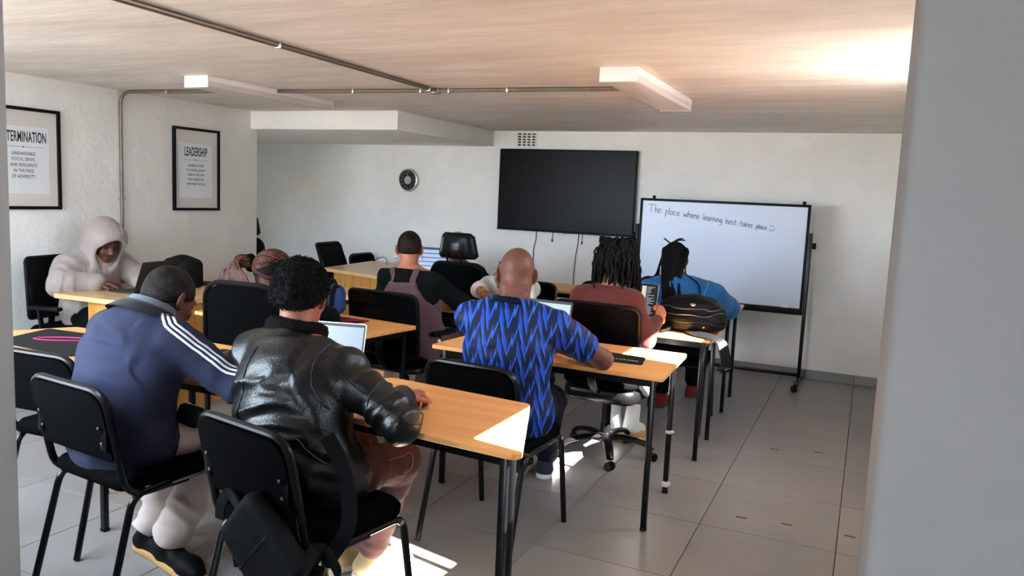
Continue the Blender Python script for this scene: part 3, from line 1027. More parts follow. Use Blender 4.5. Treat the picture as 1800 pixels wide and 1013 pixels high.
MB().box((-.16, -.0285, WBZ0 + .018), (.03, .002, .006)).box((-.12, -.0285, WBZ0 + .018), (.02, .002, .006)).box((-.09, -.0285, WBZ0 + .018), (.03, .002, .007)).build('maker_mark', mat('mark_white', (.7, .7, .7), .5), t, smooth=False)

# handwriting: polylines in a unit box (x right, y up, x-height .55, descender -.35)
GL = {
    'T': [[(-.25, 1.02), (.75, .98)], [(.22, .98), (.20, .0)]],
    'h': [[(.05, 1.0), (.05, 0)], [(.05, .35), (.2, .52), (.36, .45), (.4, .0)]],
    'e': [[(.05, .28), (.42, .32), (.38, .5), (.2, .56), (.04, .35), (.1, .06), (.28, 0), (.44, .1)]],
    'p': [[(.06, .55), (.04, -.38)], [(.06, .42), (.25, .56), (.4, .42), (.34, .12), (.18, .03), (.06, .12)]],
    'l': [[(.08, 1.0), (.07, .0)]],
    'a': [[(.4, .45), (.22, .56), (.05, .36), (.08, .06), (.24, .0), (.38, .2), (.4, .5), (.4, .0)]],
    'c': [[(.38, .48), (.2, .56), (.04, .32), (.12, .04), (.28, .0), (.4, .1)]],
    'w': [[(.0, .55), (.14, .0), (.27, .42), (.42, .0), (.58, .58)]],
    'r': [[(.06, .55), (.06, .0)], [(.06, .35), (.2, .54), (.34, .5)]],
    'n': [[(.05, .55), (.05, 0)], [(.05, .35), (.2, .54), (.34, .46), (.38, .0)]],
    'i': [[(.08, .55), (.08, 0)], [(.08, .75), (.09, .78)]],
    'g': [[(.4, .45), (.22, .56), (.05, .36), (.1, .08), (.26, .04), (.4, .3), (.4, .5), (.38, -.2), (.22, -.38), (.04, -.26)]],
    'b': [[(.06, 1.0), (.06, .05)], [(.06, .35), (.24, .52), (.4, .36), (.32, .06), (.06, .04)]],
    's': [[(.36, .5), (.18, .56), (.08, .42), (.3, .24), (.32, .06), (.16, 0), (.02, .08)]],
    't': [[(.2, .85), (.18, .08), (.32, .0)], [(.02, .58), (.38, .6)]],
    'k': [[(.06, .9), (.06, 0)], [(.38, .55), (.08, .25), (.4, .0)]],
}
ADV = {'T': .82, 'l': .22, 'i': .22, 'w': .68, 'r': .40, ' ': .62}
rng = random.Random(3)
mb = MB()
x, sc = -w / 2 + .085, .068
words = 'The place where learning best takes place'
z_of = lambda xx: 1.425 - .17 * ((xx + w / 2 - .075) / 1.02) * .62
n_ch = len(words)
for ci, ch in enumerate(words):
    s = sc * (1.0 - .38 * ci / n_ch)
    if ch != ' ':
        for st in GL[ch]:
            p = [(x + a * s * .92 + b * s * .06, -.0065, z_of(x) + b * s + rng.uniform(-.001, .001)) for a, b in st]
            mb.tube(smooth_path(p, 4), .0021, 5)
    x += (ADV.get(ch, .54)) * s * .86
s = .045
zz = z_of(x)
for st in ([(x + .03, .045), (x + .028, .028)], [(x + .047, .044), (x + .045, .028)], [(x + .02, .008), (x + .035, -.006), (x + .055, .0), (x + .066, .018)]):
    mb.tube(smooth_path([(a, -.0065, zz + b) for a, b in st], 4), .0021, 5)
tag(mb.build('handwriting', mat('marker_ink', (.03, .033, .04), .5), bd), kind='stuff')
# ------------------------------------------------------------------ implicit-surface modelling of bodies and cloth
def A3(p):
    return np.array(p, dtype=np.float64)


def unit(v):
    v = A3(v)
    return v / (np.linalg.norm(v) + 1e-12)


class Field:
    """smooth union of tapered capsules and ellipsoids"""

    def __init__(s):
        s.p = []

    def cap(s, a, b, ra, rb=None, k=0.02, lat=None, q=1.0):
        """tapered capsule; with lat (lateral axis) and q the section is q times as deep as wide"""
        s.p.append(('c', A3(a), A3(b), ra, ra if rb is None else rb, k, None if lat is None else A3(lat), q))
        return s

    def ell(s, c, r, R=None, k=0.02, sub=False):
        s.p.append(('s' if sub else 'e', A3(c), A3(r), np.eye(3) if R is None else np.array(R), k))
        return s

    def box(s, c, size, R=None, r=.02, k=.02):
        """rounded block; rows of R are its axes"""
        h = np.maximum(A3(size) / 2 - r, 1e-4)
        s.p.append(('b', A3(c), h, np.eye(3) if R is None else np.array(R), k, r))
        return s

    def copy(s, grow=0.0):
        f = Field()
        for p in s.p:
            if p[0] == 'c':
                f.p.append(('c', p[1], p[2], p[3] + grow, p[4] + grow, p[5], p[6], p[7]))
            else:
                f.p.append((p[0], p[1], p[2] + grow, p[3], p[4]))
        return f

    def bounds(s, pad=.03):
        lo, hi = np.full(3, 9e9), np.full(3, -9e9)
        for p in s.p:
            if p[0] == 'c':
                r = max(p[3], p[4])
                lo = np.minimum(lo, np.minimum(p[1], p[2]) - r)
                hi = np.maximum(hi, np.maximum(p[1], p[2]) + r)
            elif p[0] == 'b':
                r = np.abs(p[3]).T @ p[2] + p[5]
                lo, hi = np.minimum(lo, p[1] - r), np.maximum(hi, p[1] + r)
            elif p[0] == 'e':
                r = p[2].max()
                lo, hi = np.minimum(lo, p[1] - r), np.maximum(hi, p[1] + r)
        return lo - pad, hi + pad

    def grid(s, lo, hi, h):
        ax = [np.arange(lo[i], hi[i] + h, h) for i in range(3)]
        D = np.full([len(a) for a in ax], 0.5, dtype=np.float32)
        for p in s.p:
            k = p[4] if p[0] != 'c' else p[5]
            if p[0] == 'c':
                r = max(p[3], p[4])
                blo, bhi = np.minimum(p[1], p[2]) - r, np.maximum(p[1], p[2]) + r
            elif p[0] == 'b':
                r = np.abs(p[3]).T @ p[2] + p[5]
                blo, bhi = p[1] - r, p[1] + r
            else:
                r = p[2].max()
                blo, bhi = p[1] - r, p[1] + r
            pad = k + 2.5 * h + .012
            sl = []
            for i in range(3):
                i0 = max(0, int((blo[i] - pad - lo[i]) / h))
                i1 = min(len(ax[i]), int((bhi[i] + pad - lo[i]) / h) + 2)
                sl.append(slice(i0, i1))
            if any(x.start >= x.stop for x in sl):
                continue
            X = ax[0][sl[0]].astype(np.float32)[:, None, None]
            Y = ax[1][sl[1]].astype(np.float32)[None, :, None]
            Z = ax[2][sl[2]].astype(np.float32)[None, None, :]
            if p[0] == 'c':
                _, a, b, ra, rb, k, lat, q = p
                if lat is not None and q != 1.0:
                    axis = unit(b - a)
                    dv = np.cross(axis, lat)
                    dv = unit(dv)
                else:
                    dv = None
                dx, dy, dz = X - a[0], Y - a[1], Z - a[2]
                ab = b - a
                L2 = float(ab @ ab) + 1e-12
                t = np.clip((dx * ab[0] + dy * ab[1] + dz * ab[2]) / L2, 0, 1)
                ex, ey, ez = dx - t * ab[0], dy - t * ab[1], dz - t * ab[2]
                d2 = ex * ex + ey * ey + ez * ez
                if dv is not None:
                    u = ex * dv[0] + ey * dv[1] + ez * dv[2]
                    d2 = d2 + u * u * (1 / q / q - 1)
                d = np.sqrt(d2) - (ra + (rb - ra) * t)
            elif p[0] == 'b':
                _, c, hf, R, k, rr = p
                dx, dy, dz = X - c[0], Y - c[1], Z - c[2]
                qs = [np.abs(dx * R[i, 0] + dy * R[i, 1] + dz * R[i, 2]) - hf[i] for i in range(3)]
                d = np.sqrt(sum(np.maximum(v, 0) ** 2 for v in qs)) + np.minimum(np.maximum(np.maximum(qs[0], qs[1]), qs[2]), 0) - rr
            else:
                _, c, r, R, k = p
                dx, dy, dz = X - c[0], Y - c[1], Z - c[2]
                u = (dx * R[0, 0] + dy * R[0, 1] + dz * R[0, 2]) / r[0]
                v = (dx * R[1, 0] + dy * R[1, 1] + dz * R[1, 2]) / r[1]
                w = (dx * R[2, 0] + dy * R[2, 1] + dz * R[2, 2]) / r[2]
                n = np.sqrt(u * u + v * v + w * w)
                d = (n - 1) * r.min()
            S = D[sl[0], sl[1], sl[2]]
            if p[0] == 's':
                hh = np.clip(.5 - .5 * (S + d) / k, 0, 1)
                D[sl[0], sl[1], sl[2]] = S * (1 - hh) + (-d) * hh + k * hh * (1 - hh)
            else:
                hh = np.clip(.5 + .5 * (S - d) / k, 0, 1)
                D[sl[0], sl[1], sl[2]] = S * (1 - hh) + d * hh - k * hh * (1 - hh)
        return ax, D

    def mesh(s, h, lo=None, hi=None, clip=None):
        if lo is None:
            lo, hi = s.bounds()
        ax, D = s.grid(lo, hi, h)
        if clip is not None:
            X, Y, Z = ax[0][:, None, None], ax[1][None, :, None], ax[2][None, None, :]
            D = np.maximum(D, clip(X, Y, Z))
        return surface_nets(ax, D)


def surface_nets(ax, D):
    I = D < 0
    nx, ny, nz = D.shape
    c = I[:-1, :-1, :-1].astype(np.uint8)
    tot = np.zeros((nx - 1, ny - 1, nz - 1), np.uint8)
    for i in (0, 1):
        for j in (0, 1):
            for k in (0, 1):
                tot += I[i:nx - 1 + i, j:ny - 1 + j, k:nz - 1 + k]
    act = (tot > 0) & (tot < 8)
    ii, jj, kk = np.nonzero(act)
    N = len(ii)
    idx = np.full(act.shape, -1, np.int64)
    idx[ii, jj, kk] = np.arange(N)
    acc = np.zeros((N, 3))
    cnt = np.zeros(N)
    corners = [(a, b, c2) for a in (0, 1) for b in (0, 1) for c2 in (0, 1)]
    val = {cc: D[ii + cc[0], jj + cc[1], kk + cc[2]].astype(np.float64) for cc in corners}
    for a in corners:
        for d in range(3):
            if a[d] == 0:
                b = list(a)
                b[d] = 1
                b = tuple(b)
                va, vb = val[a], val[b]
                m = (va < 0) != (vb < 0)
                t = np.where(m, va / np.where(m, va - vb, 1), 0)
                for e in range(3):
                    acc[:, e] += np.where(m, a[e] + (t if e == d else 0), 0)
                cnt += m
    acc /= cnt[:, None]
    h = ax[0][1] - ax[0][0]
    V = np.stack([ax[0][ii], ax[1][jj], ax[2][kk]], 1) + acc * h
    F = []
    for d in range(3):
        e1, e2 = [(1, 2), (2, 0), (0, 1)][d]
        sa = [slice(None)] * 3
        sb = [slice(None)] * 3
        sa[d], sb[d] = slice(0, -1), slice(1, None)
        A, B = I[tuple(sa)], I[tuple(sb)]
        ch = A != B
        # interior edges only
        m = np.zeros_like(ch)
        s1 = [slice(None)] * 3
        s1[e1] = slice(1, -1)
        s1[e2] = slice(1, -1)
        m[tuple(s1)] = ch[tuple(s1)]
        p = np.stack(np.nonzero(m), 1)
        if not len(p):
            continue
        o1, o2 = np.zeros(3, int), np.zeros(3, int)
        o1[e1], o2[e2] = 1, 1
        q = [p - o1 - o2, p - o2, p, p - o1]
        quad = np.stack([idx[x[:, 0], x[:, 1], x[:, 2]] for x in q], 1)
        flip = ~A[p[:, 0], p[:, 1], p[:, 2]]
        quad[flip] = quad[flip][:, ::-1]
        F.append(quad)
    F = np.concatenate(F) if F else np.zeros((0, 4), int)
    F = F[(F >= 0).all(1)]
    return V, F


def vnormals(V, F):
    n = np.zeros_like(V)
    a, b, c, d = V[F[:, 0]], V[F[:, 1]], V[F[:, 2]], V[F[:, 3]]
    fn = np.cross(c - a, d - b)
    for k in range(4):
        np.add.at(n, F[:, k], fn)
    return n / (np.linalg.norm(n, axis=1, keepdims=True) + 1e-12)


def relax(V, F, it=1, lam=.5):
    for _ in range(it):
        s = np.zeros_like(V)
        c = np.zeros(len(V))
        for k in range(4):
            for o in (1, 3):
                np.add.at(s, F[:, k], V[F[:, (k + o) % 4]])
                np.add.at(c, F[:, k], 1)
        V = V * (1 - lam) + lam * s / np.maximum(c, 1)[:, None]
    return V


def vnoise(P, seed=0):
    """smooth 3D value noise in [-1,1]"""
    i = np.floor(P).astype(np.int64)
    f = P - i
    f = f * f * (3 - 2 * f)

    def hsh(a, b, c):
        n = (a * 374761393 + b * 668265263 + c * 2147483647 + seed * 974634533) & 0x7fffffff
        n = ((n ^ (n >> 13)) * 1274126177) & 0x7fffffff
        n = n ^ (n >> 16)
        return (n % 65536) / 32768.0 - 1
    r = 0
    for a in (0, 1):
        wa = f[:, 0] if a else 1 - f[:, 0]
        for b in (0, 1):
            wb = f[:, 1] if b else 1 - f[:, 1]
            for c in (0, 1):
                wc = f[:, 2] if c else 1 - f[:, 2]
                r = r + wa * wb * wc * hsh(i[:, 0] + a, i[:, 1] + b, i[:, 2] + c)
    return r


def folds(V, bones, amp=.006, fa=22.0, fl=6.0, seed=1, joint=.10, base=.35):
    """creases that run round the limbs, stronger near the joints"""
    best = np.full(len(V), 9e9)
    out = np.zeros(len(V))
    for bi, (a, b) in enumerate(bones):
        a, b = A3(a), A3(b)
        ab = b - a
        L = np.linalg.norm(ab)
        ab = ab / L
        t = np.clip((V - a) @ ab, 0, L)
        d = np.linalg.norm(V - a - t[:, None] * ab, axis=1)
        s1 = unit(np.cross(ab, [0.31, .2, .9]))
        s2 = np.cross(ab, s1)
        w = V + 0.02 * np.stack([vnoise(V * 9, seed + 7), vnoise(V * 9, seed + 8), vnoise(V * 9, seed + 9)], 1)
        Q = np.stack([(w @ ab) * fa + (w @ s1) * fl * .8, (w @ s1) * fl, (w @ s2) * fl], 1)
        n = vnoise(Q, seed + bi)
        n2 = vnoise(Q * 2.1, seed + bi + 31)
        r = 1 - np.abs(n) * 2.0 + .35 * n2
        j = np.minimum(np.abs((V - a) @ ab), np.abs(L - (V - a) @ ab))
        wt = base + (1 - base) * np.exp(-(j / joint) ** 2)
        m = d < best
        out[m] = (amp * r * wt)[m]
        best[m] = d[m]
    return out


def to_obj(name, V, F, material, parent, origin, attrs=None, smooth=True):
    me = bpy.data.meshes.new(name)
    V = V - A3(origin)
    me.vertices.add(len(V))
    me.vertices.foreach_set('co', V.astype(np.float32).ravel())
    F = np.asarray(F)
    me.loops.add(F.size)
    me.loops.foreach_set('vertex_index', F.astype(np.int32).ravel())
    me.polygons.add(len(F))
    me.polygons.foreach_set('loop_start', np.arange(0, F.size, 4, dtype=np.int32))
    me.polygons.foreach_set('loop_total', np.full(len(F), 4, dtype=np.int32))
    me.update(calc_edges=True)
    me.validate()
    if smooth:
        me.polygons.foreach_set('use_smooth', np.ones(len(me.polygons), dtype=bool))
    for k, v in (attrs or {}).items():
        at = me.attributes.new(k, 'FLOAT', 'POINT')
        at.data.foreach_set('value', v.astype(np.float32))
    me.materials.append(material)
    o = bpy.data.objects.new(name, me)
    COL.objects.link(o)
    o.parent = parent
    return o


def bvh_of(V, F):
    return BVHTree.FromPolygons([tuple(v) for v in V], [tuple(f) for f in F])


def snap(bvh, pts, off=0.0):
    out, ns = [], []
    for p in pts:
        loc, n, i, d = bvh.find_nearest(Vector(p))
        out.append(loc + n * off)
        ns.append(n)
    return out, ns


# ------------------------------------------------------------------ bodies
def frame_of(fwd, up=(0, 0, 1)):
    f = unit(fwd)
    r = unit(np.cross(f, A3(up)))
    u = np.cross(r, f)
    return np.array([r, f, u])          # rows: right, forward, up


def head_field(F, c, fwd, up=(0, 0, 1), s=1.0, face=True):
    R = frame_of(fwd, up)

    def w(p):
        return A3(c) + s * (A3(p) @ R)
    F.ell(w((0, -.014, .026)), A3((.076, .098, .090)) * s, R, .02)
    F.ell(w((0, .026, -.030)), A3((.062, .070, .082)) * s, R, .03)
    F.ell(w((0, .032, -.076)), A3((.049, .054, .040)) * s, R, .03)
    if face:
        F.ell(w((0, .074, -.098)), A3((.021, .018, .016)) * s, R, .02)
        F.cap(w((0, .093, .008)), w((0, .112, -.032)), .008 * s, .013 * s, .014)
        for e in (-1, 1):
            F.ell(w((e * .015, .100, -.036)), A3((.010, .010, .008)) * s, R, .008)
            F.ell(w((e * .032, .091, .004)), A3((.015, .012, .010)) * s, R, .012, sub=True)
            F.ell(w((e * .040, .068, -.030)), A3((.024, .022, .018)) * s, R, .02)
        F.cap(w((-.036, .084, .024)), w((.036, .084, .024)), .010 * s, .010 * s, .014)
        F.cap(w((-.020, .090, -.063)), w((.020, .090, -.063)), .0075 * s, .0075 * s, .006)
        F.cap(w((-.017, .089, -.076)), w((.017, .089, -.076)), .0085 * s, .0085 * s, .006)
    for e in (-1, 1):
        er = np.array([R[0] * math.cos(.55) + R[1] * e * math.sin(.55), R[1] * math.cos(.55) - R[0] * e * math.sin(.55), R[2]])
        F.ell(w((e * .082, -.012, -.006)), A3((.0085, .021, .032)) * s, er, .006)
        F.ell(w((e * .089, -.002, -.002)), A3((.006, .010, .018)) * s, er, .004, sub=True)
        F.ell(w((e * .076, .004, -.032)), A3((.008, .010, .011)) * s, er, .006)
    return R, w


def hand_field(F, wrist, fwd, palm_n, side, curl=(.35, .5, .4), s=1.0, spread=.06):
    """palm and five fingers; fwd points from wrist to knuckles, palm_n out of the palm, side +1 right hand"""
    f = unit(fwd)
    n = unit(A3(palm_n) - f * (A3(palm_n) @ f))
    x = np.cross(f, n) * (-side)          # towards the thumb
    w0 = A3(wrist)

    def g(a, b, c):
        return w0 + s * (f * a + x * b + n * c)
    F.cap(g(.0, 0, 0), g(.05, 0, 0), .026 * s, .036 * s, .015, lat=x, q=.48)
    F.cap(g(.05, 0, 0), g(.082, -.002, 0), .038 * s, .040 * s, .015, lat=x, q=.36)
    lens = ((.030, .042, .025, .021), (.011, .047, .029, .023), (-.010, .043, .027, .022), (-.029, .034, .021, .019))
    for i, (b, l1, l2, l3) in enumerate(lens):
        d = unit(f + x * (spread * (1.5 - i)))
        p = g(.090 - abs(i - 1.2) * .004, b, 0)
        ang = 0
        r = (.0092, .0098, .0092, .0082)[i] * s
        for L, c in zip((l1, l2, l3), curl):
            ang += c
            q = p + s * L * (d * math.cos(ang) + n * math.sin(ang))
            F.cap(p, q, r, r * .9, .004)
            p, r = q, r * .9
    p = g(.022, .026, .006)
    q = g(.052, .050, .016)
    F.cap(p, q, .0125 * s, .0110 * s, .014)
    q2 = g(.082, .056, .024)
    F.cap(q, q2, .0105 * s, .0098 * s, .005)
    q3 = g(.104, .050, .030)
    F.cap(q2, q3, .0098 * s, .0085 * s, .005)
    return g


def torso_field(F, J, W=.165, q=.66, sh=.062, belly=1.0):
    lat = unit(A3(J['shR']) - A3(J['shL']))
    latp = unit(A3(J['hipR']) - A3(J['hipL']))
    F.cap(J['pel'], J['wst'], W * 1.02, W * .92 * belly, .05, lat=latp, q=q * 1.05)
    F.cap(J['wst'], J['chs'], W * .92 * belly, W * 1.02, .05, lat=lat, q=q)
    top = A3(J['chs']) * .25 + A3(J['nck']) * .75 - A3((0, 0, .03))
    F.cap(J['chs'], top, W * 1.02, W * .62, .05, lat=lat, q=q * 1.0)
    m = A3(J['nck']) - A3((0, 0, .035))
    for e in 'LR':
        F.cap(m, A3(J['sh' + e]) - A3((0, 0, .004)), sh * .9, sh, .05)
        F.cap(A3(J['nck']) + A3((0, 0, .012)), A3(J['nck']) * .35 + A3(J['sh' + e]) * .65 + A3((0, 0, .006)), sh * .62, sh * .70, .05)
    for e in 'LR':
        F.cap(J['pel'], J['hip' + e], W * .62, W * .60, .05)


def arm_field(F, J, e, r=(.054, .043, .030), k=.03):
    F.cap(J['sh' + e], J['el' + e], r[0], r[1], k)
    F.cap(J['el' + e], J['wr' + e], r[1] * 1.02, r[2], k)


def leg_field(F, J, e, r=(.088, .058, .038), k=.03):
    F.cap(J['hip' + e], J['kn' + e], r[0], r[1], k)
    F.cap(J['kn' + e], J['an' + e], r[1], r[2], k)


def foot_field(F, an, toe, r=.038, k=.02):
    an, toe = A3(an), A3(toe)
    d = toe - an
    d[2] = 0
    d = unit(d)
    heel = A3((an[0], an[1], .036)) - d * .035
    ball = A3((toe[0], toe[1], .028)) - d * .045
    F.cap(an, heel, r * .95, .034, k)
    F.cap(heel, ball, .034, .036, k, lat=np.cross(d, (0, 0, 1)), q=.85)
    F.cap(ball, A3((toe[0], toe[1], .024)), .036, .026, k, lat=np.cross(d, (0, 0, 1)), q=.75)


def build_body(name_parent, J, origin, skin, hands=('L', 'R'), hs=1.0, W=.15, arm=(.047, .039, .026), leg=(.078, .052, .034), eyes=True, h=.012):
    """one continuous skin mesh: coarse for trunk and limbs, fine for head and hands"""
    B = Field()
    torso_field(B, J, W, .66, .052)
    for e in 'LR':
        arm_field(B, J, e, arm)
        leg_field(B, J, e, leg)
        foot_field(B, J['an' + e], J['toe' + e], .034)
    R = frame_of(J['hf'], J.get('hu', (0, 0, 1)))
    hc = A3(J['hd'])
    nb = hc + hs * (A3((0, -.030, -.050)) @ R)
    nr = J.get('nr', .056)
    B.cap(A3(J['nck']) - A3((0, 0, .02)), nb, nr * 1.05 * hs, nr * hs, .03)
    if J.get('neckroll'):
        for dz, rr in ((-.072, .026), (-.108, .028)):
            B.cap(hc + (A3((-.036, -.076, dz)) @ R), hc + (A3((.036, -.076, dz)) @ R), rr, rr, .005)
    parts = []
    coarse = B.copy()
    coarse.ell(hc + hs * (A3((0, -.01, .0)) @ R), A3((.06, .075, .085)) * hs, R, .03)
    parts.append(coarse.mesh(h))
    H = B.copy()
    head_field(H, hc, J['hf'], J.get('hu', (0, 0, 1)), hs)
    lo, hi = hc - .155 * hs, hc + .155 * hs
    lo[2] -= .05
    V, Fq = H.mesh(.0055, lo, hi)
    parts.append((V, Fq))
    for e in hands:
        if J.get('hand' + e) is None:
            continue
        fwd, pn, curl = J['hand' + e]
        Hf = Field()
        Hf.cap(J['el' + e], J['wr' + e], arm[1] * 1.02, arm[2], .03)
        g = hand_field(Hf, J['wr' + e], fwd, pn, 1 if e == 'R' else -1, curl)
        w = A3(J['wr' + e])
        d = unit(fwd)
        c = w + d * .075
        V, Fq = Hf.mesh(.004, c - .135, c + .135)
        parts.append((V, Fq))
    Vs, Fs, o = [], [], 0
    for V, Fq in parts:
        Vs.append(V)
        Fs.append(Fq + o)
        o += len(V)
    ob = to_obj('body', np.concatenate(Vs), np.concatenate(Fs), skin, name_parent, origin)
    if eyes:
        for e in (-1, 1):
            c = hc + hs * (A3((e * .032, .078, .004)) @ R) - A3(origin)
            MB().lathe([(.0005, -.0125), (.007, -.0105), (.0115, -.005), (.0125, 0), (.0115, .005), (.007, .0105), (.0005, .0125)], 12, Matrix.Translation(Vector(c)) @ Vector(R[1]).to_track_quat('Z', 'Y').to_matrix().to_4x4()).build('eye', EYE, ob)
    return ob, R, hc


def cloth(name, F, h, material, parent, origin, clip=None, bones=None, fold=None, it=1, attrs=None, disp=None):
    V, Q = F.mesh(h, clip=clip)
    if it:
        V = relax(V, Q, it)
    N = vnormals(V, Q)
    d = np.zeros(len(V))
    if bones:
        d = d + folds(V, bones, **(fold or {}))
    if disp is not None:
        d = d + disp(V, N)
    V = V + N * d[:, None]
    at = attrs(V, N) if attrs else None
    o = to_obj(name, V, Q, material, parent, origin, at)
    return o, V, Q


def seam(bvh, pts, r, material, parent, origin, name='seam', off=.0005, sub=8):
    p, n = snap(bvh, smooth_path(pts, sub), off)
    return MB().tube(p, r, 6).build(name, material, parent, origin=origin)


def stripe(bvh, pts, width, material, parent, origin, name='stripe', off=.0015, sub=10, shift=0.0):
    P = smooth_path(pts, sub)
    p, n = snap(bvh, P, off)
    vs, fs = [], []
    for i in range(len(p)):
        t = (p[min(i + 1, len(p) - 1)] - p[max(i - 1, 0)]).normalized()
        s = t.cross(n[i]).normalized()
        for a in (-1, 0, 1):
            c, nn = snap(bvh, [p[i] + s * (shift + a * width / 2)], off if a else off * 1.3)
            vs.append(c[0][:])
    m = len(p)
    for i in range(m - 1):
        for k in (0, 1):
            fs.append((i * 3 + k, i * 3 + k + 1, i * 3 + 4 + k, i * 3 + 3 + k))
    return MB().add(vs, fs).build(name, material, parent, origin=origin, angle=180)


EYE = mat('eye', (.02, .012, .008), .15)


def skin(name, col, var=.18):
    if name in MATS:
        return MATS[name]
    m = mat(name, col, .52, spec=.38, var=var, vscale=14, bump=.12, bscale=220, sss=.06)
    m.node_tree.nodes['Principled BSDF'].inputs['Subsurface Radius'].default_value = (.012, .005, .003)
    return m


SHOE_SOLE = mat('tan_sole', lin(196, 150, 92), .7)


def shoe(parent, origin, an, toe, upper, sole, name='shoe', label=None, high=.035):
    an, toe = A3(an), A3(toe)
    zb = min(an[2] - .075, toe[2] - .03)
    zb = max(zb, 0.0)
    d = toe - an
    d[2] = 0
    d = unit(d)
    l = np.cross(d, (0, 0, 1))
    F = Field()
    heel = A3((an[0], an[1], zb + .045)) - d * .04
    ball = A3((toe[0], toe[1], zb + .038)) - d * .05
    tip = A3((toe[0], toe[1], zb + .03)) - d * .0
    F.cap(A3((an[0], an[1], zb + .05 + high)) - d * .006, heel + d * .015, .047, .043, .03)
    F.cap(heel, ball, .042, .046, .03, lat=l, q=.85)
    F.cap(ball, tip, .046, .035, .03, lat=l, q=.8)
    V, Q = F.mesh(.006, clip=lambda X, Y, Z: np.maximum(zb + .012 - Z, Z - (zb + .05 + high + .02)) + 0 * X + 0 * Y)
    o = to_obj(name, V, Q, upper, parent, origin)
    S = Field()
    for dz in (.004, .016):
        S.cap(A3((heel[0], heel[1], zb + dz)), A3((ball[0], ball[1], zb + dz)), .044, .049, .01)
        S.cap(A3((ball[0], ball[1], zb + dz)), A3((tip[0], tip[1], zb + dz)), .049, .039, .01)
    V, Q = S.mesh(.006, clip=lambda X, Y, Z: np.maximum(zb + .001 - Z, Z - (zb + .028)) + 0 * X + 0 * Y)
    to_obj('sole', V, Q, sole, o, origin)
    return o
# ------------------------------------------------------------------ people
SK_DARK = skin('skin_dark', lin(92, 52, 40))
SK_DEEP = skin('skin_deep', lin(104, 62, 50))
SK_MID = skin('skin_mid', lin(150, 92, 68))
SK_WARM = skin('skin_warm', lin(172, 108, 78))


def hair_mat(name, col, fleck=None, scale=260, thr=.62, bump=.9):
    t = NT(name)
    setb(t.b, rough=.62, spec=.16)
    co = t.n('ShaderNodeTexCoord')
    n = t.n('ShaderNodeTexNoise', Scale=scale, Detail=2.0)
    t.l(co, 'Object', n, 'Vector')
    if fleck:
        big = t.n('ShaderNodeTexNoise', Scale=16.0, Detail=2.0)
        t.l(co, 'Object', big, 'Vector')
        f = t.math('MULTIPLY', t.math('GREATER_THAN', n.outputs[0], thr), t.math('GREATER_THAN', big.outputs[0], .44))
        t.t.links.new(t.mix(f, col, fleck), t.b.inputs['Base Color'])
    else:
        t.b.inputs['Base Color'].default_value = (*col, 1)
    bp = t.n('ShaderNodeBump', Strength=bump, Distance=.003)
    t.l(n, 0, bp, 'Height')
    t.l(bp, 0, t.b, 'Normal')
    MATS[name] = t.m
    return t.m


HAIR_BLACK = hair_mat('hair_black', (.0022, .0018, .0018))
HAIR_CROP = hair_mat('hair_cropped', (.004, .003, .0026), lin(62, 48, 42), 420, .57)
HAIR_FADE = hair_mat('hair_faded', (.0035, .0022, .002), lin(58, 32, 24), 300, .56)
t = NT('hair_braid_brown')
setb(t.b, rough=.5, spec=.4)
co = t.n('ShaderNodeTexCoord')
n = t.n('ShaderNodeTexNoise', Scale=38.0, Detail=2.0)
t.l(co, 'Object', n, 'Vector')
t.t.links.new(t.mix(t.math('MULTIPLY_ADD', n.outputs[0], 3.0, -1.0), lin(30, 14, 8), lin(92, 44, 22)), t.b.inputs['Base Color'])
HAIR_BROWN = t.m


def fabric(name, col, rough=.85, bump=.35, bscale=500, var=.10, sheen=.15, spec=.2):
    return mat(name, col, rough, spec=spec, var=var, vscale=7, bump=bump, bscale=bscale, sheen=sheen)


NAVY = fabric('navy_jersey', lin(43, 46, 66), sheen=.03, spec=.1)
BEIGE = fabric('beige_cotton', lin(222, 204, 196), bump=.2)
MAROON = fabric('maroon_denim', lin(94, 58, 55), var=.25)
RUST = fabric('rust_knit', lin(92, 38, 32), bump=.6)
MAUVE = fabric('mauve_cotton', lin(88, 64, 69))
BLACK_CLOTH = fabric('black_jersey', lin(13, 16, 16), sheen=.02, spec=.06)
NAVY_CLOTH = fabric('dark_navy_cloth', lin(9, 16, 38), sheen=.03, spec=.08)
DENIM = fabric('blue_denim', lin(22, 92, 148), var=.22)
CREAM = fabric('cream_padded', lin(152, 138, 132), .6, bump=.15, spec=.3)
WHITE_CLOTH = fabric('white_cotton', lin(232, 230, 226))
TEAL = fabric('teal_cloth', lin(120, 176, 182))
FLEECE = mat('dark_fleece', lin(22, 16, 17), .95, spec=.05, bump=1.0, bscale=260)
GREY_RIB = fabric('grey_rib', lin(92, 98, 108))
DARK_NAVY = fabric('black_navy_rib', lin(9, 10, 16), spec=.06)
STRIPE_WHITE = fabric('white_stripe', lin(222, 224, 230), bump=.1)
STITCH = mat('pale_stitching', lin(150, 160, 172), .7)
SEAM_DARK = mat('dark_seam', (.004, .004, .005), .5)
LEATHER = mat('black_leather', lin(10, 11, 12), .34, spec=.42, bump=.35, bscale=120, var=.2)
GOLD = mat('gold', (.75, .52, .16), .25, 1.0)

# football shirt: jagged lightning lines in blues, driven by two cloth coordinates
t = NT('zigzag_shirt')
pu = t.n('ShaderNodeAttribute', attribute_name='pu').outputs['Fac']
pv = t.n('ShaderNodeAttribute', attribute_name='pv').outputs['Fac']


def tri(x):
    return t.math('ABSOLUTE', t.math('MULTIPLY_ADD', t.math('FRACT', x), 2.0, -1.0))


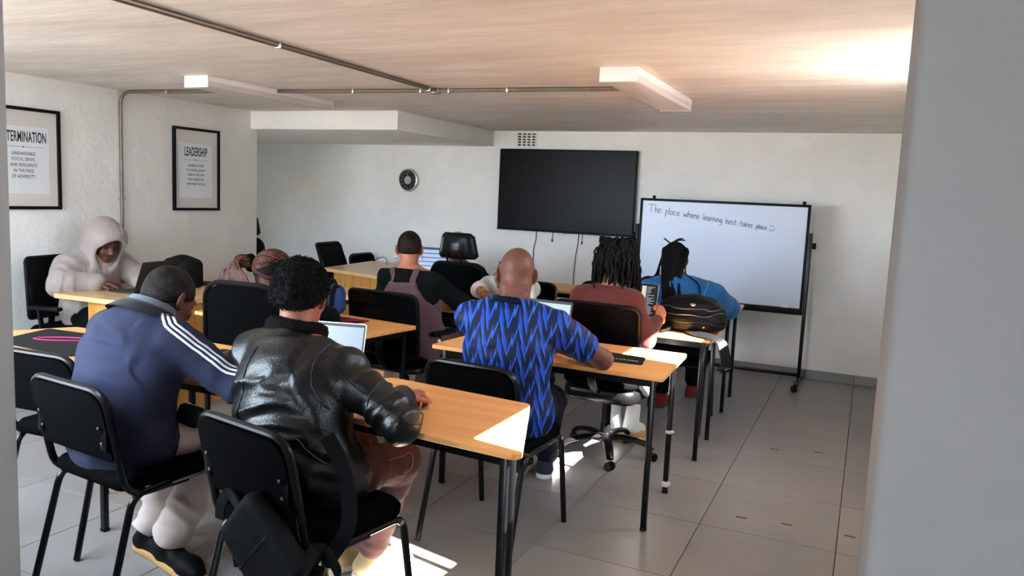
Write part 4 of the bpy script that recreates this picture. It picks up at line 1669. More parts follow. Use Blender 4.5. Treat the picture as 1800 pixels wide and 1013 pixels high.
u1 = t.math('MULTIPLY', pu, 12.0)
half = t.math('GREATER_THAN', t.math('FRACT', u1), .5)
col_id = t.math('FLOOR', t.math('MULTIPLY', pu, 12.0))
jit = t.math('MULTIPLY', t.math('FRACT', t.math('MULTIPLY', col_id, .618)), .35)
step_ = t.math('MULTIPLY', t.math('GREATER_THAN', t.math('FRACT', t.math('MULTIPLY', u1, 2.0)), .5), .22)
w1 = t.math('ADD', t.math('ADD', t.math('MULTIPLY', pv, 9.0), step_), t.math('ADD', t.math('MULTIPLY', tri(u1), 1.15), jit))
b1 = t.math('FRACT', w1)
line_ = t.math('LESS_THAN', b1, .075)
edge_ = t.math('LESS_THAN', t.math('ABSOLUTE', t.math('SUBTRACT', t.math('FRACT', t.math('MULTIPLY', u1, 2.0)), .5)), .035)
edge_ = t.math('MULTIPLY', edge_, t.math('LESS_THAN', b1, .30))
band = t.math('LESS_THAN', b1, t.math('MULTIPLY_ADD', half, .28, .20))
band2 = t.math('LESS_THAN', b1, .62)
c = t.mix(t.math('MULTIPLY', band2, half), lin(5, 22, 58), lin(8, 36, 98))
c = t.mix(band, c, lin(14, 66, 176))
c = t.mix(line_, c, lin(44, 112, 226))
c = t.mix(edge_, c, lin(60, 132, 240))
t.t.links.new(c, t.b.inputs['Base Color'])
setb(t.b, rough=.6, spec=.3)
ZIGZAG = t.m


def skull_hair(parent, origin, hc, R, hs, grow, material, slope=.676, z0=.003, h=.0055, disp=None, name='hair', front=.20):
    F = Field()
    F.ell(hc + hs * (A3((0, -.014, .026)) @ R), A3((.076, .098, .090)) * hs + grow, R, .02)
    F.ell(hc + hs * (A3((0, -.040, -.012)) @ R), A3((.064, .062, .070)) * hs + grow, R, .02)

    def clip(X, Y, Z):
        dx, dy, dz = X - hc[0], Y - hc[1], Z - hc[2]
        y = dx * R[1, 0] + dy * R[1, 1] + dz * R[1, 2]
        z = dx * R[2, 0] + dy * R[2, 1] + dz * R[2, 2]
        return np.maximum((z0 + slope * y) * 1.0 - z, y - front) * .8
    V, Q = F.mesh(h, clip=clip)
    N = vnormals(V, Q)
    if disp is not None:
        V = V + N * disp(V)[:, None]
    return to_obj(name, V, Q, material, parent, origin), V, Q


def collar(parent, origin, c, up, fwd, rx, ry, hgt, flare, material, thick=.006, name='collar', gap=0.0, tilt=0.0):
    R = frame_of(fwd, up)
    vs, fs = [], []
    n, m = 36, 5
    for j in range(m):
        s = j / (m - 1)
        for inner in (0, 1):
            for i in range(n):
                a = 2 * PI * i / n
                k = 1 + flare * (1 - s) - (thick / rx if inner else 0)
                z = hgt * s + tilt * math.sin(a)
                p = A3((rx * k * math.cos(a), ry * k * math.sin(a), z)) @ R + A3(c)
                vs.append(tuple(p))
    for j in range(m - 1):
        for i in range(n):
            i2 = (i + 1) % n
            a = j * 2 * n
            b = (j + 1) * 2 * n
            fs.append((a + i, a + i2, b + i2, b + i))
            fs.append((a + n + i2, a + n + i, b + n + i, b + n + i2))
    a = (m - 1) * 2 * n
    for i in range(n):
        i2 = (i + 1) % n
        fs.append((a + i, a + i2, a + n + i2, a + n + i))
    return MB().add(vs, fs).build(name, material, parent, origin=origin, angle=60)


def tube_hair(parent, origin, strands, material, r0, r1, name='hair', n=5, braid=0.0):
    mb = MB()
    for pts in strands:
        m = len(pts)
        rs = [(r0 + (r1 - r0) * i / (m - 1)) * (1 + braid * (1 if i % 2 else -1)) for i in range(m)]
        rs[-1] *= .5
        mb.tube(pts, rs, n)
    o = mb.build(name, material, parent, origin=origin, angle=180)
    o['kind'] = 'stuff'
    return o


def jacket_field(J, W, q, sh, arm, cuffs=(1.0, 1.0), belly=1.0, k=.035):
    F = Field()
    torso_field(F, J, W, q, sh, belly)
    for e, cf in zip('LR', cuffs):
        a, b = A3(J['el' + e]), A3(J['wr' + e])
        F.cap(J['sh' + e], J['el' + e], arm[0], arm[1], k)
        F.cap(a, a + (b - a) * cf, arm[1], arm[2], k)
    return F


def arm_bones(J):
    return [(J['pel'], J['chs']), (J['chs'], J['nck']), (J['shL'], J['elL']), (J['elL'], J['wrL']), (J['shR'], J['elR']), (J['elR'], J['wrR'])]


def leg_bones(J):
    return [(J['hipL'], J['knL']), (J['knL'], J['anL']), (J['hipR'], J['knR']), (J['knR'], J['anR'])]


def trousers(parent, origin, J, material, r=(.10, .072, .058), h=.010, hem=.93, seed=4, amp=.006, name='trousers', W=.17, top=.10, base=.3):
    F = Field()
    F.cap(J['hipL'], J['hipR'], r[0] * 1.12, r[0] * 1.12, .04)
    F.cap(J['pel'], A3(J['pel']) * (1 - top * 5) + A3(J['wst']) * top * 5, W, W * .95, .04, lat=unit(A3(J['hipR']) - A3(J['hipL'])), q=.75)
    for e in 'LR':
        a, b = A3(J['kn' + e]), A3(J['an' + e])
        F.cap(J['hip' + e], a, r[0], r[1], .03)
        F.cap(a, a + (b - a) * hem, r[1], r[2], .03)
    return cloth(name, F, h, material, parent, origin, bones=leg_bones(J), fold=dict(amp=amp, fa=20, fl=7, seed=seed, joint=.11, base=base))


def mid(a, b, t=.5):
    return tuple(A3(a) * (1 - t) + A3(b) * t)


# ---- man in the navy jacket
J = dict(pel=(-2.455, 1.955, .575), wst=(-2.455, 1.965, .70), chs=(-2.45, 2.01, .86), nck=(-2.44, 2.08, 0.995), hd=(-2.430, 2.158, 1.062), hf=(.05, .84, -.54),
         shL=(-2.65, 2.08, .915), shR=(-2.295, 2.06, .915), elL=(-2.84, 2.28, .78), wrL=(-2.64, 2.46, .785), elR=(-2.105, 2.175, .765), wrR=(-2.335, 2.425, .802),
         hipL=(-2.57, 1.98, .565), hipR=(-2.38, 1.98, .565), knL=(-2.52, 2.33, .50), anL=(-2.56, 2.17, .115), toeL=(-2.40, 2.15, .03), knR=(-2.30, 2.28, .49), anR=(-2.40, 2.13, .115), toeR=(-2.215, 2.085, .03),
         handR=((-.86, .45, -.06), (0, 0, -1), (.2, .4, .35)), handL=((.7, .5, -.05), (0, 0, -1), (.3, .4, .3)))
O = (-2.45, 2.05, 0)
p1 = thing('person', 'man in a navy track jacket with white sleeve stripes, leaning over the left table', 'person', O)
bd, R, hc = build_body(p1, J, O, SK_DARK)
skull_hair(p1, O, hc, R, 1.0, .005, HAIR_CROP, slope=.5, z0=-.012)
F = jacket_field(J, .200, .76, .080, (.080, .064, .040), (.9, .93), 1.05)
jk, V, Q = cloth('jacket', F, .009, NAVY, p1, O, clip=lambda X, Y, Z: np.maximum(.478 - Z, (Z - 1.0) * .8 + (Y - 2.08) * .45 + 0 * X), bones=arm_bones(J), fold=dict(amp=.008, fa=13, fl=5, seed=11, joint=.13, base=.35))
bv = bvh_of(V, Q)
sR, eR, wR, nk = A3(J['shR']), A3(J['elR']), A3(J['wrR']), A3(J['nck'])
out = A3((.55, -.45, .70))
out = out / np.linalg.norm(out)
path = [nk + A3((.055, .0, .03)), sR + out * .07 + A3((-.03, 0, .03)), sR + out * .085, mid(sR, eR, .5) + out * .08, mid(sR, eR, .85) + out * .075, eR + A3((.06, .02, .06)), mid(eR, wR, .35) + A3((.03, .05, .05)), mid(eR, wR, .85) + A3((.0, .03, .05))]
for k in (-1, 0, 1):
    stripe(bv, path, .0095, STRIPE_WHITE, jk, O, shift=k * .0185, off=.0022, sub=9)
collar(p1, O, nk + A3((0, -.030, -.004)), (0, .50, .87), (0, .87, -.5), .096, .100, .046, .42, DARK_NAVY, name='jacket_collar')
collar(p1, O, nk + A3((.003, -.004, .024)), (0, .50, .87), (0, .87, -.5), .082, .086, .034, .14, GREY_RIB, name='shirt_collar')
trousers(p1, O, J, BEIGE, (.094, .074, .066), hem=.93, seed=5, amp=.015, base=.8)
shoe(p1, O, J['anR'], J['toeR'], BLACK_MATTE, SHOE_SOLE)
shoe(p1, O, J['anL'], J['toeL'], BLACK_MATTE, SHOE_SOLE)

# ---- man in the black leather jacket
J = dict(pel=(-1.625, 1.975, .58), wst=(-1.665, 1.985, .70), chs=(-1.715, 2.03, .845), nck=(-1.765, 2.09, 1.005), hd=(-1.785, 2.15, 1.130), hf=(-.38, .90, -.22),
         shL=(-1.925, 2.085, .915), shR=(-1.545, 2.065, .915), elL=(-2.03, 2.26, .79), wrL=(-1.90, 2.46, .79), elR=(-1.300, 2.045, .785), wrR=(-1.440, 2.262, .800),
         hipL=(-1.71, 2.01, .57), hipR=(-1.53, 2.00, .57), knL=(-1.73, 2.42, .52), anL=(-1.84, 2.36, .115), toeL=(-1.78, 2.50, .03), knR=(-1.515, 2.385, .515), anR=(-1.67, 2.455, .115), toeR=(-1.615, 2.60, .03),
         handR=((.12, .98, -.08), (.15, 0, -1), (.75, 1.15, .8)), handL=((.1, .95, -.05), (0, 0, -1), (.3, .4, .3)))
O = (-1.65, 2.05, 0)
p2 = thing('person', 'man with an afro in a black leather jacket, seen from behind in front', 'person', O)
bd, R, hc = build_body(p2, J, O, SK_MID)
hr, V, Q = skull_hair(p2, O, hc, R, 1.0, .016, HAIR_BLACK, slope=.62, z0=.006, disp=lambda V: .006 * vnoise(V * 55, 3) + .005 * vnoise(V * 130, 4), h=.006)
# loose coils over the afro
rg = np.random.RandomState(5)
N = vnormals(V, Q)
zl = (V - hc) @ R[2]
yl = (V - hc) @ R[1]
pick = [i for i in rg.permutation(len(V)) if zl[i] > .006 + .62 * yl[i] + .004][:2600]
mb = MB()
for i in pick:
    c, n = V[i], N[i]
    a = unit(np.cross(n, rg.randn(3)))
    b = np.cross(n, a)
    r = rg.uniform(.003, .0055)
    ph = rg.uniform(0, 6)
    pts = [c + n * (-.002 + .0022 * s) + a * r * math.cos(ph + s * 1.15) + b * r * math.sin(ph + s * 1.15) for s in range(6)]
    mb.tube(pts, .0011, 3, cap=False)
o = mb.build('hair_coils', HAIR_BLACK, hr, origin=O, angle=180)
o['kind'] = 'stuff'
F = jacket_field(J, .198, .76, .074, (.074, .062, .043), (.9, .92), 1.04)


def lean(X, Y, Z):
    return np.maximum(.50 - Z + .25 * (Y - 1.98), (Z - .995) * .8 + (Y - 2.09) * .4 + 0 * X)


jk, V, Q = cloth('leather_jacket', F, .0085, LEATHER, p2, O, clip=lean, bones=arm_bones(J), fold=dict(amp=.0105, fa=19, fl=7, seed=23, joint=.15, base=.42))
bv = bvh_of(V, Q)
nk, sR, eR, wR, sL = A3(J['nck']), A3(J['shR']), A3(J['elR']), A3(J['wrR']), A3(J['shL'])
for r_, m_ in ((.0026, LEATHER), (.0011, SEAM_DARK)):
    off = .0006 if r_ > .002 else .0032
    seam(bv, [nk + A3((-.02, -.14, -.03)), A3((-1.80, 1.88, .86)), A3((-1.80, 1.84, .74)), A3((-1.77, 1.82, .62)), A3((-1.75, 1.82, .53))], r_, m_, jk, O, off=off)
    seam(bv, [sR + A3((-.02, -.03, .10)), sR + A3((-.03, -.10, .04)), sR + A3((-.04, -.11, -.05)), sR + A3((-.03, -.08, -.13))], r_, m_, jk, O, off=off)
    seam(bv, [sR + A3((.0, -.08, .05)), mid(sR, eR, .35) + A3((.03, -.07, .02)), mid(sR, eR, .7) + A3((.05, -.07, .03)), eR + A3((.06, -.05, .02)), eR + A3((.08, .02, .0))], r_, m_, jk, O, off=off)
    seam(bv, [mid(sR, eR, .55) + A3((.02, -.09, .0)), mid(sR, eR, .58) + A3((.05, -.02, .09)), mid(sR, eR, .6) + A3((.04, .06, .06))], r_, m_, jk, O, off=off)
seam(bv, [A3((-1.52, 1.80, .73)), A3((-1.48, 1.90, .66)), A3((-1.45, 1.98, .56))], .003, SEAM_DARK, jk, O, name='pocket_zip')
# fleece collar
c2 = Field()
ups = unit((0, .35, .93))
for i in range(14):
    a0, a1 = 2 * PI * i / 14, 2 * PI * (i + 1) / 14
    Rn = frame_of((-.3, .95, -.2), ups)
    pa = A3((.078 * math.cos(a0), .076 * math.sin(a0), .016)) @ Rn + nk + A3((0, .012, .005))
    pb = A3((.078 * math.cos(a1), .076 * math.sin(a1), .016)) @ Rn + nk + A3((0, .012, .005))
    c2.cap(pa, pb, .026, .026, .02)
cloth('fleece_collar', c2, .007, FLEECE, p2, O, disp=lambda V, N: .003 * vnoise(V * 110, 9))
tr_, V, Q = trousers(p2, O, J, MAROON, (.092, .070, .054), hem=.97, seed=9, amp=.009, base=.5)
bt = bvh_of(V, Q)
hR, kR = A3(J['hipR']), A3(J['knR'])
seam(bt, [mid(hR, kR, .55) + A3((.09, 0, .05)), mid(hR, kR, .75) + A3((.09, 0, .05)), mid(hR, kR, .93) + A3((.08, 0, .05)), mid(hR, kR, .9) + A3((.09, -.02, -.03)), mid(hR, kR, .55) + A3((.09, -.02, -.04))], .0018, mat('pink_stitch', lin(176, 128, 120), .8), tr_, O)
KHAKI = fabric('khaki_suede', lin(176, 152, 112))
KH_SOLE = mat('cream_sole', lin(226, 214, 186), .6)
shoe(p2, O, J['anR'], J['toeR'], KHAKI, KH_SOLE)
shoe(p2, O, J['anL'], J['toeL'], KHAKI, KH_SOLE)

# ---- bald man in the blue zigzag shirt
J = dict(pel=(-1.385, 3.05, .58), wst=(-1.39, 3.05, .70), chs=(-1.40, 3.06, .85), nck=(-1.41, 3.095, 1.040), hd=(-1.415, 3.160, 1.165), hf=(-.33, .93, -.22), neckroll=True, nr=.070,
         shL=(-1.605, 3.10, .955), shR=(-1.205, 3.12, .955), elL=(-1.64, 3.40, .79), wrL=(-1.46, 3.60, .785), elR=(-1.065, 3.375, .785), wrR=(-1.33, 3.52, .785),
         hipL=(-1.48, 3.08, .57), hipR=(-1.30, 3.08, .57), knL=(-1.52, 3.50, .52), anL=(-1.64, 3.80, .115), toeL=(-1.66, 3.96, .03), knR=(-1.36, 3.50, .52), anR=(-1.50, 3.85, .115), toeR=(-1.53, 4.00, .03),
         handR=((-.85, .45, -.08), (0, 0, -1), (.3, .45, .35)), handL=((.3, .9, -.05), (0, 0, -1), (.3, .4, .3)))
O = (-1.40, 3.08, 0)
p3 = thing('person', 'bald man in a blue zigzag football shirt, elbow on the table', 'person', O)
bd, R, hc = build_body(p3, J, O, SK_DEEP, arm=(.050, .045, .029))
F = jacket_field(J, .192, .72, .064, (.072, .070, .060), (0.02, 0.02), 1.0)
eR, sR, eL, sL = A3(J['elR']), A3(J['shR']), A3(J['elL']), A3(J['shL'])


def sleeve_cut(X, Y, Z):
    d = np.full(np.broadcast(X, Y, Z).shape, -9.0)
    for s, e in ((sR, eR), (sL, eL)):
        ax = unit(e - s)
        L = np.linalg.norm(e - s)
        t = (X - s[0]) * ax[0] + (Y - s[1]) * ax[1] + (Z - s[2]) * ax[2] - L * .66
        dist = np.sqrt((X - e[0]) ** 2 + (Y - e[1]) ** 2 + (Z - e[2]) ** 2)
        d = np.maximum(d, np.where(dist < .155, t, -9.0))
    return np.maximum(np.maximum(d, .485 - Z), (Z - 1.060) * .8 + (Y - 3.10) * .35 + 0 * X)


sh, V, Q = cloth('football_shirt', F, .0085, ZIGZAG, p3, O, clip=sleeve_cut, bones=arm_bones(J), fold=dict(amp=.0045, fa=14, fl=6, seed=41, joint=.10, base=.3),
                 attrs=lambda V, N: dict(pu=(V[:, 0] * .93 + V[:, 1] * .37) + .005 * vnoise(V * 9, 2), pv=V[:, 2] + .006 * vnoise(V * 9, 6)))
bv = bvh_of(V, Q)
nk = A3(J['nck'])
collar(p3, O, nk + A3((0, .0, -.012)), (0, .3, .95), (0, .95, -.3), .084, .082, .030, .22, NAVY_CLOTH, name='shirt_collar')
stripe(bv, [nk + A3((.07, .0, .0)), sR + A3((-.05, .02, .09)), sR + A3((.03, .03, .07)), mid(sR, eR, .5) + A3((.05, .02, .07))], .009, fabric('pink_piping', lin(226, 60, 104)), sh, O, name='piping', off=.002)
trousers(p3, O, J, NAVY_CLOTH, (.098, .074, .055), hem=.97, seed=14)
shoe(p3, O, J['anR'], J['toeR'], fabric('navy_knit_shoe', lin(40, 48, 66)), mat('white_sole', lin(224, 222, 216), .6))
shoe(p3, O, J['anL'], J['toeL'], MATS['navy_knit_shoe'], MATS['white_sole'])

# ---- woman in mauve dungarees
J = dict(pel=(-2.62, 4.25, .56), wst=(-2.64, 4.27, .70), chs=(-2.68, 4.32, .84), nck=(-2.735, 4.37, .995), hd=(-2.775, 4.425, 1.130), hf=(-.48, .85, -.22),
         shL=(-2.90, 4.37, .940), shR=(-2.54, 4.35, .940), elL=(-3.03, 4.52, .79), wrL=(-2.86, 4.72, .785), elR=(-2.41, 4.50, .79), wrR=(-2.60, 4.68, .785),
         hipL=(-2.72, 4.27, .55), hipR=(-2.52, 4.27, .55), knL=(-2.72, 4.68, .50), anL=(-2.75, 4.60, .115), toeL=(-2.75, 4.76, .03), knR=(-2.48, 4.66, .50), anR=(-2.55, 4.55, .115), toeR=(-2.55, 4.72, .03),
         handR=((-.6, .75, -.05), (0, 0, -1), (.3, .45, .35)), handL=((.4, .85, -.05), (0, 0, -1), (.3, .4, .3)))
O = (-2.66, 4.28, 0)
p4 = thing('person', 'woman in a black top and mauve dungarees with cropped hair, facing away', 'person', O)
bd, R, hc = build_body(p4, J, O, SK_WARM)
skull_hair(p4, O, hc, R, 1.0, .004, HAIR_FADE, slope=.30, z0=-.022)
F = jacket_field(J, .172, .74, .062, (.066, .060, .036), (.95, .95), 1.0)
tp, V, Q = cloth('black_top', F, .010, BLACK_CLOTH, p4, O, clip=lambda X, Y, Z: np.maximum(.60 - Z, (Z - .985) * .8 + (Y - 4.37) * .3 + 0 * X), bones=arm_bones(J), fold=dict(amp=.004, fa=16, fl=6, seed=51))
bv = bvh_of(V, Q)
G = Field()
torso_field(G, J, .190, .80, .055, 1.04)
G.cap(A3(J['hipL']), A3(J['hipR']), .125, .130, .05)
latv = unit(A3(J['shR']) - A3(J['shL']))


def bib(X, Y, Z):
    s = (X - J['chs'][0]) * latv[0] + (Y - J['chs'][1]) * latv[1]
    return np.maximum(Z - .925 + 0.0 * s, np.abs(s + .01) - .115 - np.maximum(0, .90 - Z) * .9)


dg, V2, Q2 = cloth('dungarees', G, .009, MAUVE, p4, O, clip=bib, bones=[(J['pel'], J['chs'])], fold=dict(amp=.007, fa=13, fl=9, seed=61, base=.7))
for e, s0, s1 in ((-1, -.105, -.115), (1, .10, .125)):
    c = A3(J['chs'])
    a = c + latv * s0 + A3((-.02, -.12, .065))
    b = A3(J['nck']) + latv * s1 * .8 + A3((0, -.04, -.0))
    stripe(bv, [a, mid(a, b, .5) + A3((0, -.04, .02)), b + A3((0, -.02, .0)), b + A3((0, .05, .0))], .040, MAUVE, dg, O, name='strap', off=.008)
# belted waist gathers and a flap pocket with a press stud
bw = bvh_of(V2, Q2)
stripe(bw, [A3((-2.80, 4.10, .685)), A3((-2.62, 4.06, .68)), A3((-2.45, 4.16, .675)), A3((-2.42, 4.30, .67))], .018, MAUVE, dg, O, name='waist_seam', off=.003)
q, nn = snap(bw, [A3((-2.40, 4.20, .585))], .004)
MB().lathe([(.002, 0), (.011, 0), (.011, .003), (.002, .004)], 14, Matrix.Translation(q[0]) @ nn[0].to_track_quat('Z', 'Y').to_matrix().to_4x4()).build('press_stud', mat('stud_white', (.8, .8, .8), .3), dg, origin=O)
trousers(p4, O, J, MAUVE, (.118, .085, .060), hem=.95, seed=15, name='dungaree_legs')
shoe(p4, O, J['anR'], J['toeR'], BLACK_MATTE, MATS['white_sole'])
shoe(p4, O, J['anL'], J['toeL'], BLACK_MATTE, MATS['white_sole'])
for e in (-1, 1):
    c = hc + (A3((e * .088, -.006, -.050)) @ R)
    MB().tube([tuple(c + A3((.010 * math.cos(a) * R[1][0], .010 * math.cos(a) * R[1][1], .014 * math.sin(a) - .006))) for a in [k * PI / 6 for k in range(13)]], .0022, 5).build('earring', GOLD, p4, origin=O)

# ---- woman in the rust sweater with locs
J = dict(pel=(-1.36, 4.33, .56), wst=(-1.36, 4.335, .70), chs=(-1.365, 4.35, .84), nck=(-1.365, 4.38, .995), hd=(-1.345, 4.435, 1.145), hf=(.12, .95, -.30),
         shL=(-1.535, 4.37, .935), shR=(-1.215, 4.38, .935), elL=(-1.62, 4.55, .78), wrL=(-1.42, 4.72, .785), elR=(-1.095, 4.235, .745), wrR=(-1.075, 4.415, .835),
         hipL=(-1.45, 4.36, .55), hipR=(-1.27, 4.36, .55), knL=(-1.42, 4.78, .52), anL=(-1.385, 4.70, .13), toeL=(-1.34, 4.84, .03), knR=(-1.24, 4.78, .52), anR=(-1.275, 4.72, .13), toeR=(-1.20, 4.80, .03),
         handR=((.05, .80, .45), (-.7, .0, -.5), (.45, .8, .5)), handL=((.4, .85, -.05), (0, 0, -1), (.3, .4, .3)))
O = (-1.35, 4.40, 0)
p5 = thing('person', 'woman with black locs in a rust red sweater, typing at a laptop', 'person', O)
bd, R, hc = build_body(p5, J, O, SK_WARM)
F = jacket_field(J, .160, .72, .060, (.060, .054, .036), (.95, .95), 1.0)
cloth('sweater', F, .010, RUST, p5, O, clip=lambda X, Y, Z: np.maximum(.56 - Z, (Z - 1.005) * .8 + (Y - 4.38) * .3 + 0 * X), bones=arm_bones(J), fold=dict(amp=.004, fa=18, fl=5, seed=71))
collar(p5, O, A3(J['nck']) + A3((0, .0, -.02)), (0, .2, .97), (0, .97, -.2), .076, .074, .032, .16, RUST, name='sweater_collar')
skull_hair(p5, O, hc, R, 1.0, .024, HAIR_BLACK, slope=.35, z0=-.03)
rg = np.random.RandomState(8)
st = []
for i in range(260):
    th = rg.uniform(0, 2 * PI)
    el = rg.uniform(-.15, 1.45)
    d0 = A3((math.cos(th) * math.cos(el), math.sin(th) * math.cos(el), math.sin(el)))
    if d0[1] > .62 and d0[2] < .45:
        continue
    p0 = hc + ((d0 * A3((.096, .116, .114)) + A3((0, -.014, .026))) @ R)
    h_out = d0 @ R
    h_out[2] *= .4
    h_out = unit(h_out + A3((0, 0, .15)))
    L = rg.uniform(.12, .20) + .08 * max(0, d0[2])
    sw = rg.uniform(.006, .035)
    pts = [p0 - h_out * .006]
    ctr = hc + A3((0, 0, -.1))
    for k in range(1, 10):
        s = k / 9
        drop = L * s
        side = d0 @ R
        rad = unit(A3((side[0], side[1], 0.0001)))
        p = p0 + rad * (sw * math.sin(min(1.0, s * 1.5) * PI / 2) + .014) + A3((0, 0, .040 * math.sin(s * PI) * max(0, d0[2]) - drop * (s * .75 + .25)))
        # keep outside the head
        rel_ = p - hc
        hd2 = math.hypot(rel_[0], rel_[1])
        if hd2 < .098 and rel_[2] > -.09:
            p = p + rad * (.100 - hd2)
        p = p + A3(rg.randn(3)) * .0035
        pts.append(p)
    st.append([tuple(x) for x in smooth_path(pts, 2)])
tube_hair(p5, O, st, HAIR_BLACK, .0078, .0052, 'locs', 6, .10)
F = Field()
F.cap(J['hipL'], J['hipR'], .115, .115, .04)
for e in 'LR':
    F.cap(J['hip' + e], mid(J['hip' + e], J['kn' + e], .85), .10, .085, .03)
F.cap((-1.12, 4.22, .535), (-1.08, 4.34, .42), .040, .030, .04)
F.cap((-1.14, 4.12, .60), (-1.10, 4.24, .54), .030, .036, .03)
cloth('white_skirt', F, .011, WHITE_CLOTH, p5, O, bones=leg_bones(J)[:1] + leg_bones(J)[2:3], fold=dict(amp=.006, fa=14, fl=8, seed=77, base=.6))
for e in 'LR':
    S = Field()
    a, k = A3(J['an' + e]), A3(J['kn' + e])
    S.cap(a + A3((0, 0, -.05)), mid(a, k, .22), .050, .045, .02)
    S.cap(a + A3((0, 0, -.05)), mid(a, J['toe' + e], .6), .048, .040, .02)
    cloth('sock', S, .008, WHITE_CLOTH, p5, O)
TANW = mat('tan_woven', lin(196, 152, 104), .7, bump=1.0, bscale=180)
shoe(p5, O, J['anR'], J['toeR'], TANW, mat('tan_rubber', lin(200, 160, 112), .7, bump=1, bscale=150), high=.0)
shoe(p5, O, J['anL'], J['toeL'], TANW, MATS['tan_rubber'], high=.0)

# ---- woman in the denim jacket with long braids
J = dict(pel=(-1.15, 5.28, .56), wst=(-1.155, 5.29, .70), chs=(-1.16, 5.33, .82), nck=(-1.19, 5.40, .975), hd=(-1.235, 5.460, 1.110), hf=(-.22, .93, -.32),
         shL=(-1.395, 5.39, .90), shR=(-.945, 5.39, .90), elL=(-1.50, 5.62, .79), wrL=(-1.30, 5.82, .785), elR=(-.865, 5.60, .79), wrR=(-1.03, 5.82, .785),
         hipL=(-1.26, 5.30, .55), hipR=(-1.05, 5.30, .55), knL=(-1.32, 5.70, .52), anL=(-1.32, 5.66, .115), toeL=(-1.30, 5.78, .03), knR=(-1.10, 5.76, .52), anR=(-1.17, 6.10, .115), toeR=(-1.165, 6.25, .03),
         handR=((-.5, .8, -.05), (0, 0, -1), (.3, .45, .35)), handL=((.4, .85, -.05), (0, 0, -1), (.3, .4, .3)))
O = (-1.16, 5.32, 0)
p6 = thing('person', 'woman with long black braids in a blue denim jacket, facing the whiteboard', 'person', O)
bd, R, hc = build_body(p6, J, O, SK_DEEP)
F = jacket_field(J, .212, .74, .076, (.082, .074, .050), (.95, .95), 1.0)
jk, V, Q = cloth('denim_jacket', F, .011, DENIM, p6, O, clip=lambda X, Y, Z: np.maximum(.56 - Z, (Z - 1.0) * .8 + (Y - 5.40) * .3 + 0 * X), bones=arm_bones(J), fold=dict(amp=.006, fa=14, fl=6, seed=81))
bv = bvh_of(V, Q)
for dz in (0, -.010):
    seam(bv, [A3((-1.40, 5.20, .84 + dz)), A3((-1.2, 5.14, .845 + dz)), A3((-1.05, 5.15, .85 + dz)), A3((-.92, 5.24, .83 + dz))], .0016, STITCH, jk, O, name='yoke_stitching')
for x in (-1.02, -1.28):
    seam(bv, [A3((x, 5.15, .84)), A3((x, 5.12, .75)), A3((x + .01, 5.1, .65))], .0014, STITCH, jk, O, name='panel_stitching')
seam(bv, [A3((-.97, 5.36, .99)), A3((-.97, 5.28, .93)), A3((-.98, 5.24, .84)), A3((-.96, 5.24, .76))], .0015, STITCH, jk, O, name='armhole_stitching')
skull_hair(p6, O, hc, R, 1.0, .014, HAIR_BLACK, slope=.3, z0=-.03)
rg = np.random.RandomState(12)
st = []
for i in range(90):
    x0 = rg.uniform(-.075, .075)
    y0 = rg.uniform(-.10, .02)
    top = hc + (A3((x0, y0 * .8 - .02, .112 - 6.5 * x0 * x0 - 2.0 * (y0 + .02) ** 2)) @ R)
    xb = x0 * .85
    pts = [top, hc + (A3((x0 * 1.18, -.112 - rg.uniform(0, .014), .03)) @ R), A3((hc[0] + .025 + xb * 1.05, 5.290 - rg.uniform(.0, .02), 1.0)), A3((hc[0] + .065 + xb * .95, 5.165 - rg.uniform(0, .02), .88)), A3((hc[0] + .085 + xb * .9, 5.105 - rg.uniform(0, .015), .76)), A3((hc[0] + .085 + xb * .85, 5.07, rg.uniform(.56, .66)))]
    st.append([tuple(p) for p in smooth_path(pts, 5)])
for i in range(22):
    y0 = rg.uniform(-.05, .05)
    top = hc + (A3((-.072, y0, .06 + rg.uniform(-.05, .03))) @ R)
    pts = [top, hc + (A3((-.100, y0 - .02, -.04)) @ R), A3((-1.345 + rg.uniform(-.012, .012), 5.40, .995)), A3((-1.42, 5.37 + rg.uniform(-.03, .02), .975 + rg.uniform(-.008, .008))), A3((-1.475, 5.40, .90)), A3((-1.49, 5.45, .80))]
    st.append([tuple(p) for p in smooth_path(pts, 5)])
st.append([tuple(p) for p in smooth_path([hc + (A3((.078, -.02, -.02)) @ R), A3((-1.12, 5.33, 1.03)), A3((-1.02, 5.27, .975)), A3((-.995, 5.18, .88)), A3((-1.02, 5.10, .80)), A3((-1.09, 5.09, .79)), A3((-1.15, 5.08, .83))], 6)])
st.append([tuple(p) for p in smooth_path([hc + (A3((-.03, -.04, .108)) @ R), hc + (A3((-.055, -.03, .128)) @ R), hc + (A3((-.085, -.03, .150)) @ R)], 4)])
st.append([tuple(p) for p in smooth_path([hc + (A3((-.03, -.04, .110)) @ R), hc + (A3((.02, -.05, .134)) @ R), hc + (A3((.065, -.05, .136)) @ R)], 4)])
st.append([tuple(p) for p in smooth_path([hc + (A3((-.03, -.05, .110)) @ R), hc + (A3((.015, -.05, .142)) @ R), hc + (A3((.05, -.05, .148)) @ R)], 4)])
tube_hair(p6, O, st, HAIR_BLACK, .0058, .0048, 'braids', 5, .08)
trousers(p6, O, J, BLACK_CLOTH, (.105, .078, .058), hem=.95, seed=19)
RED = fabric('red_suede', lin(128, 32, 44))
shoe(p6, O, J['anR'], J['toeR'], RED, mat('brown_gum_sole', lin(92, 52, 40), .7))
shoe(p6, O, J['anL'], J['toeL'], RED, MATS['brown_gum_sole'])

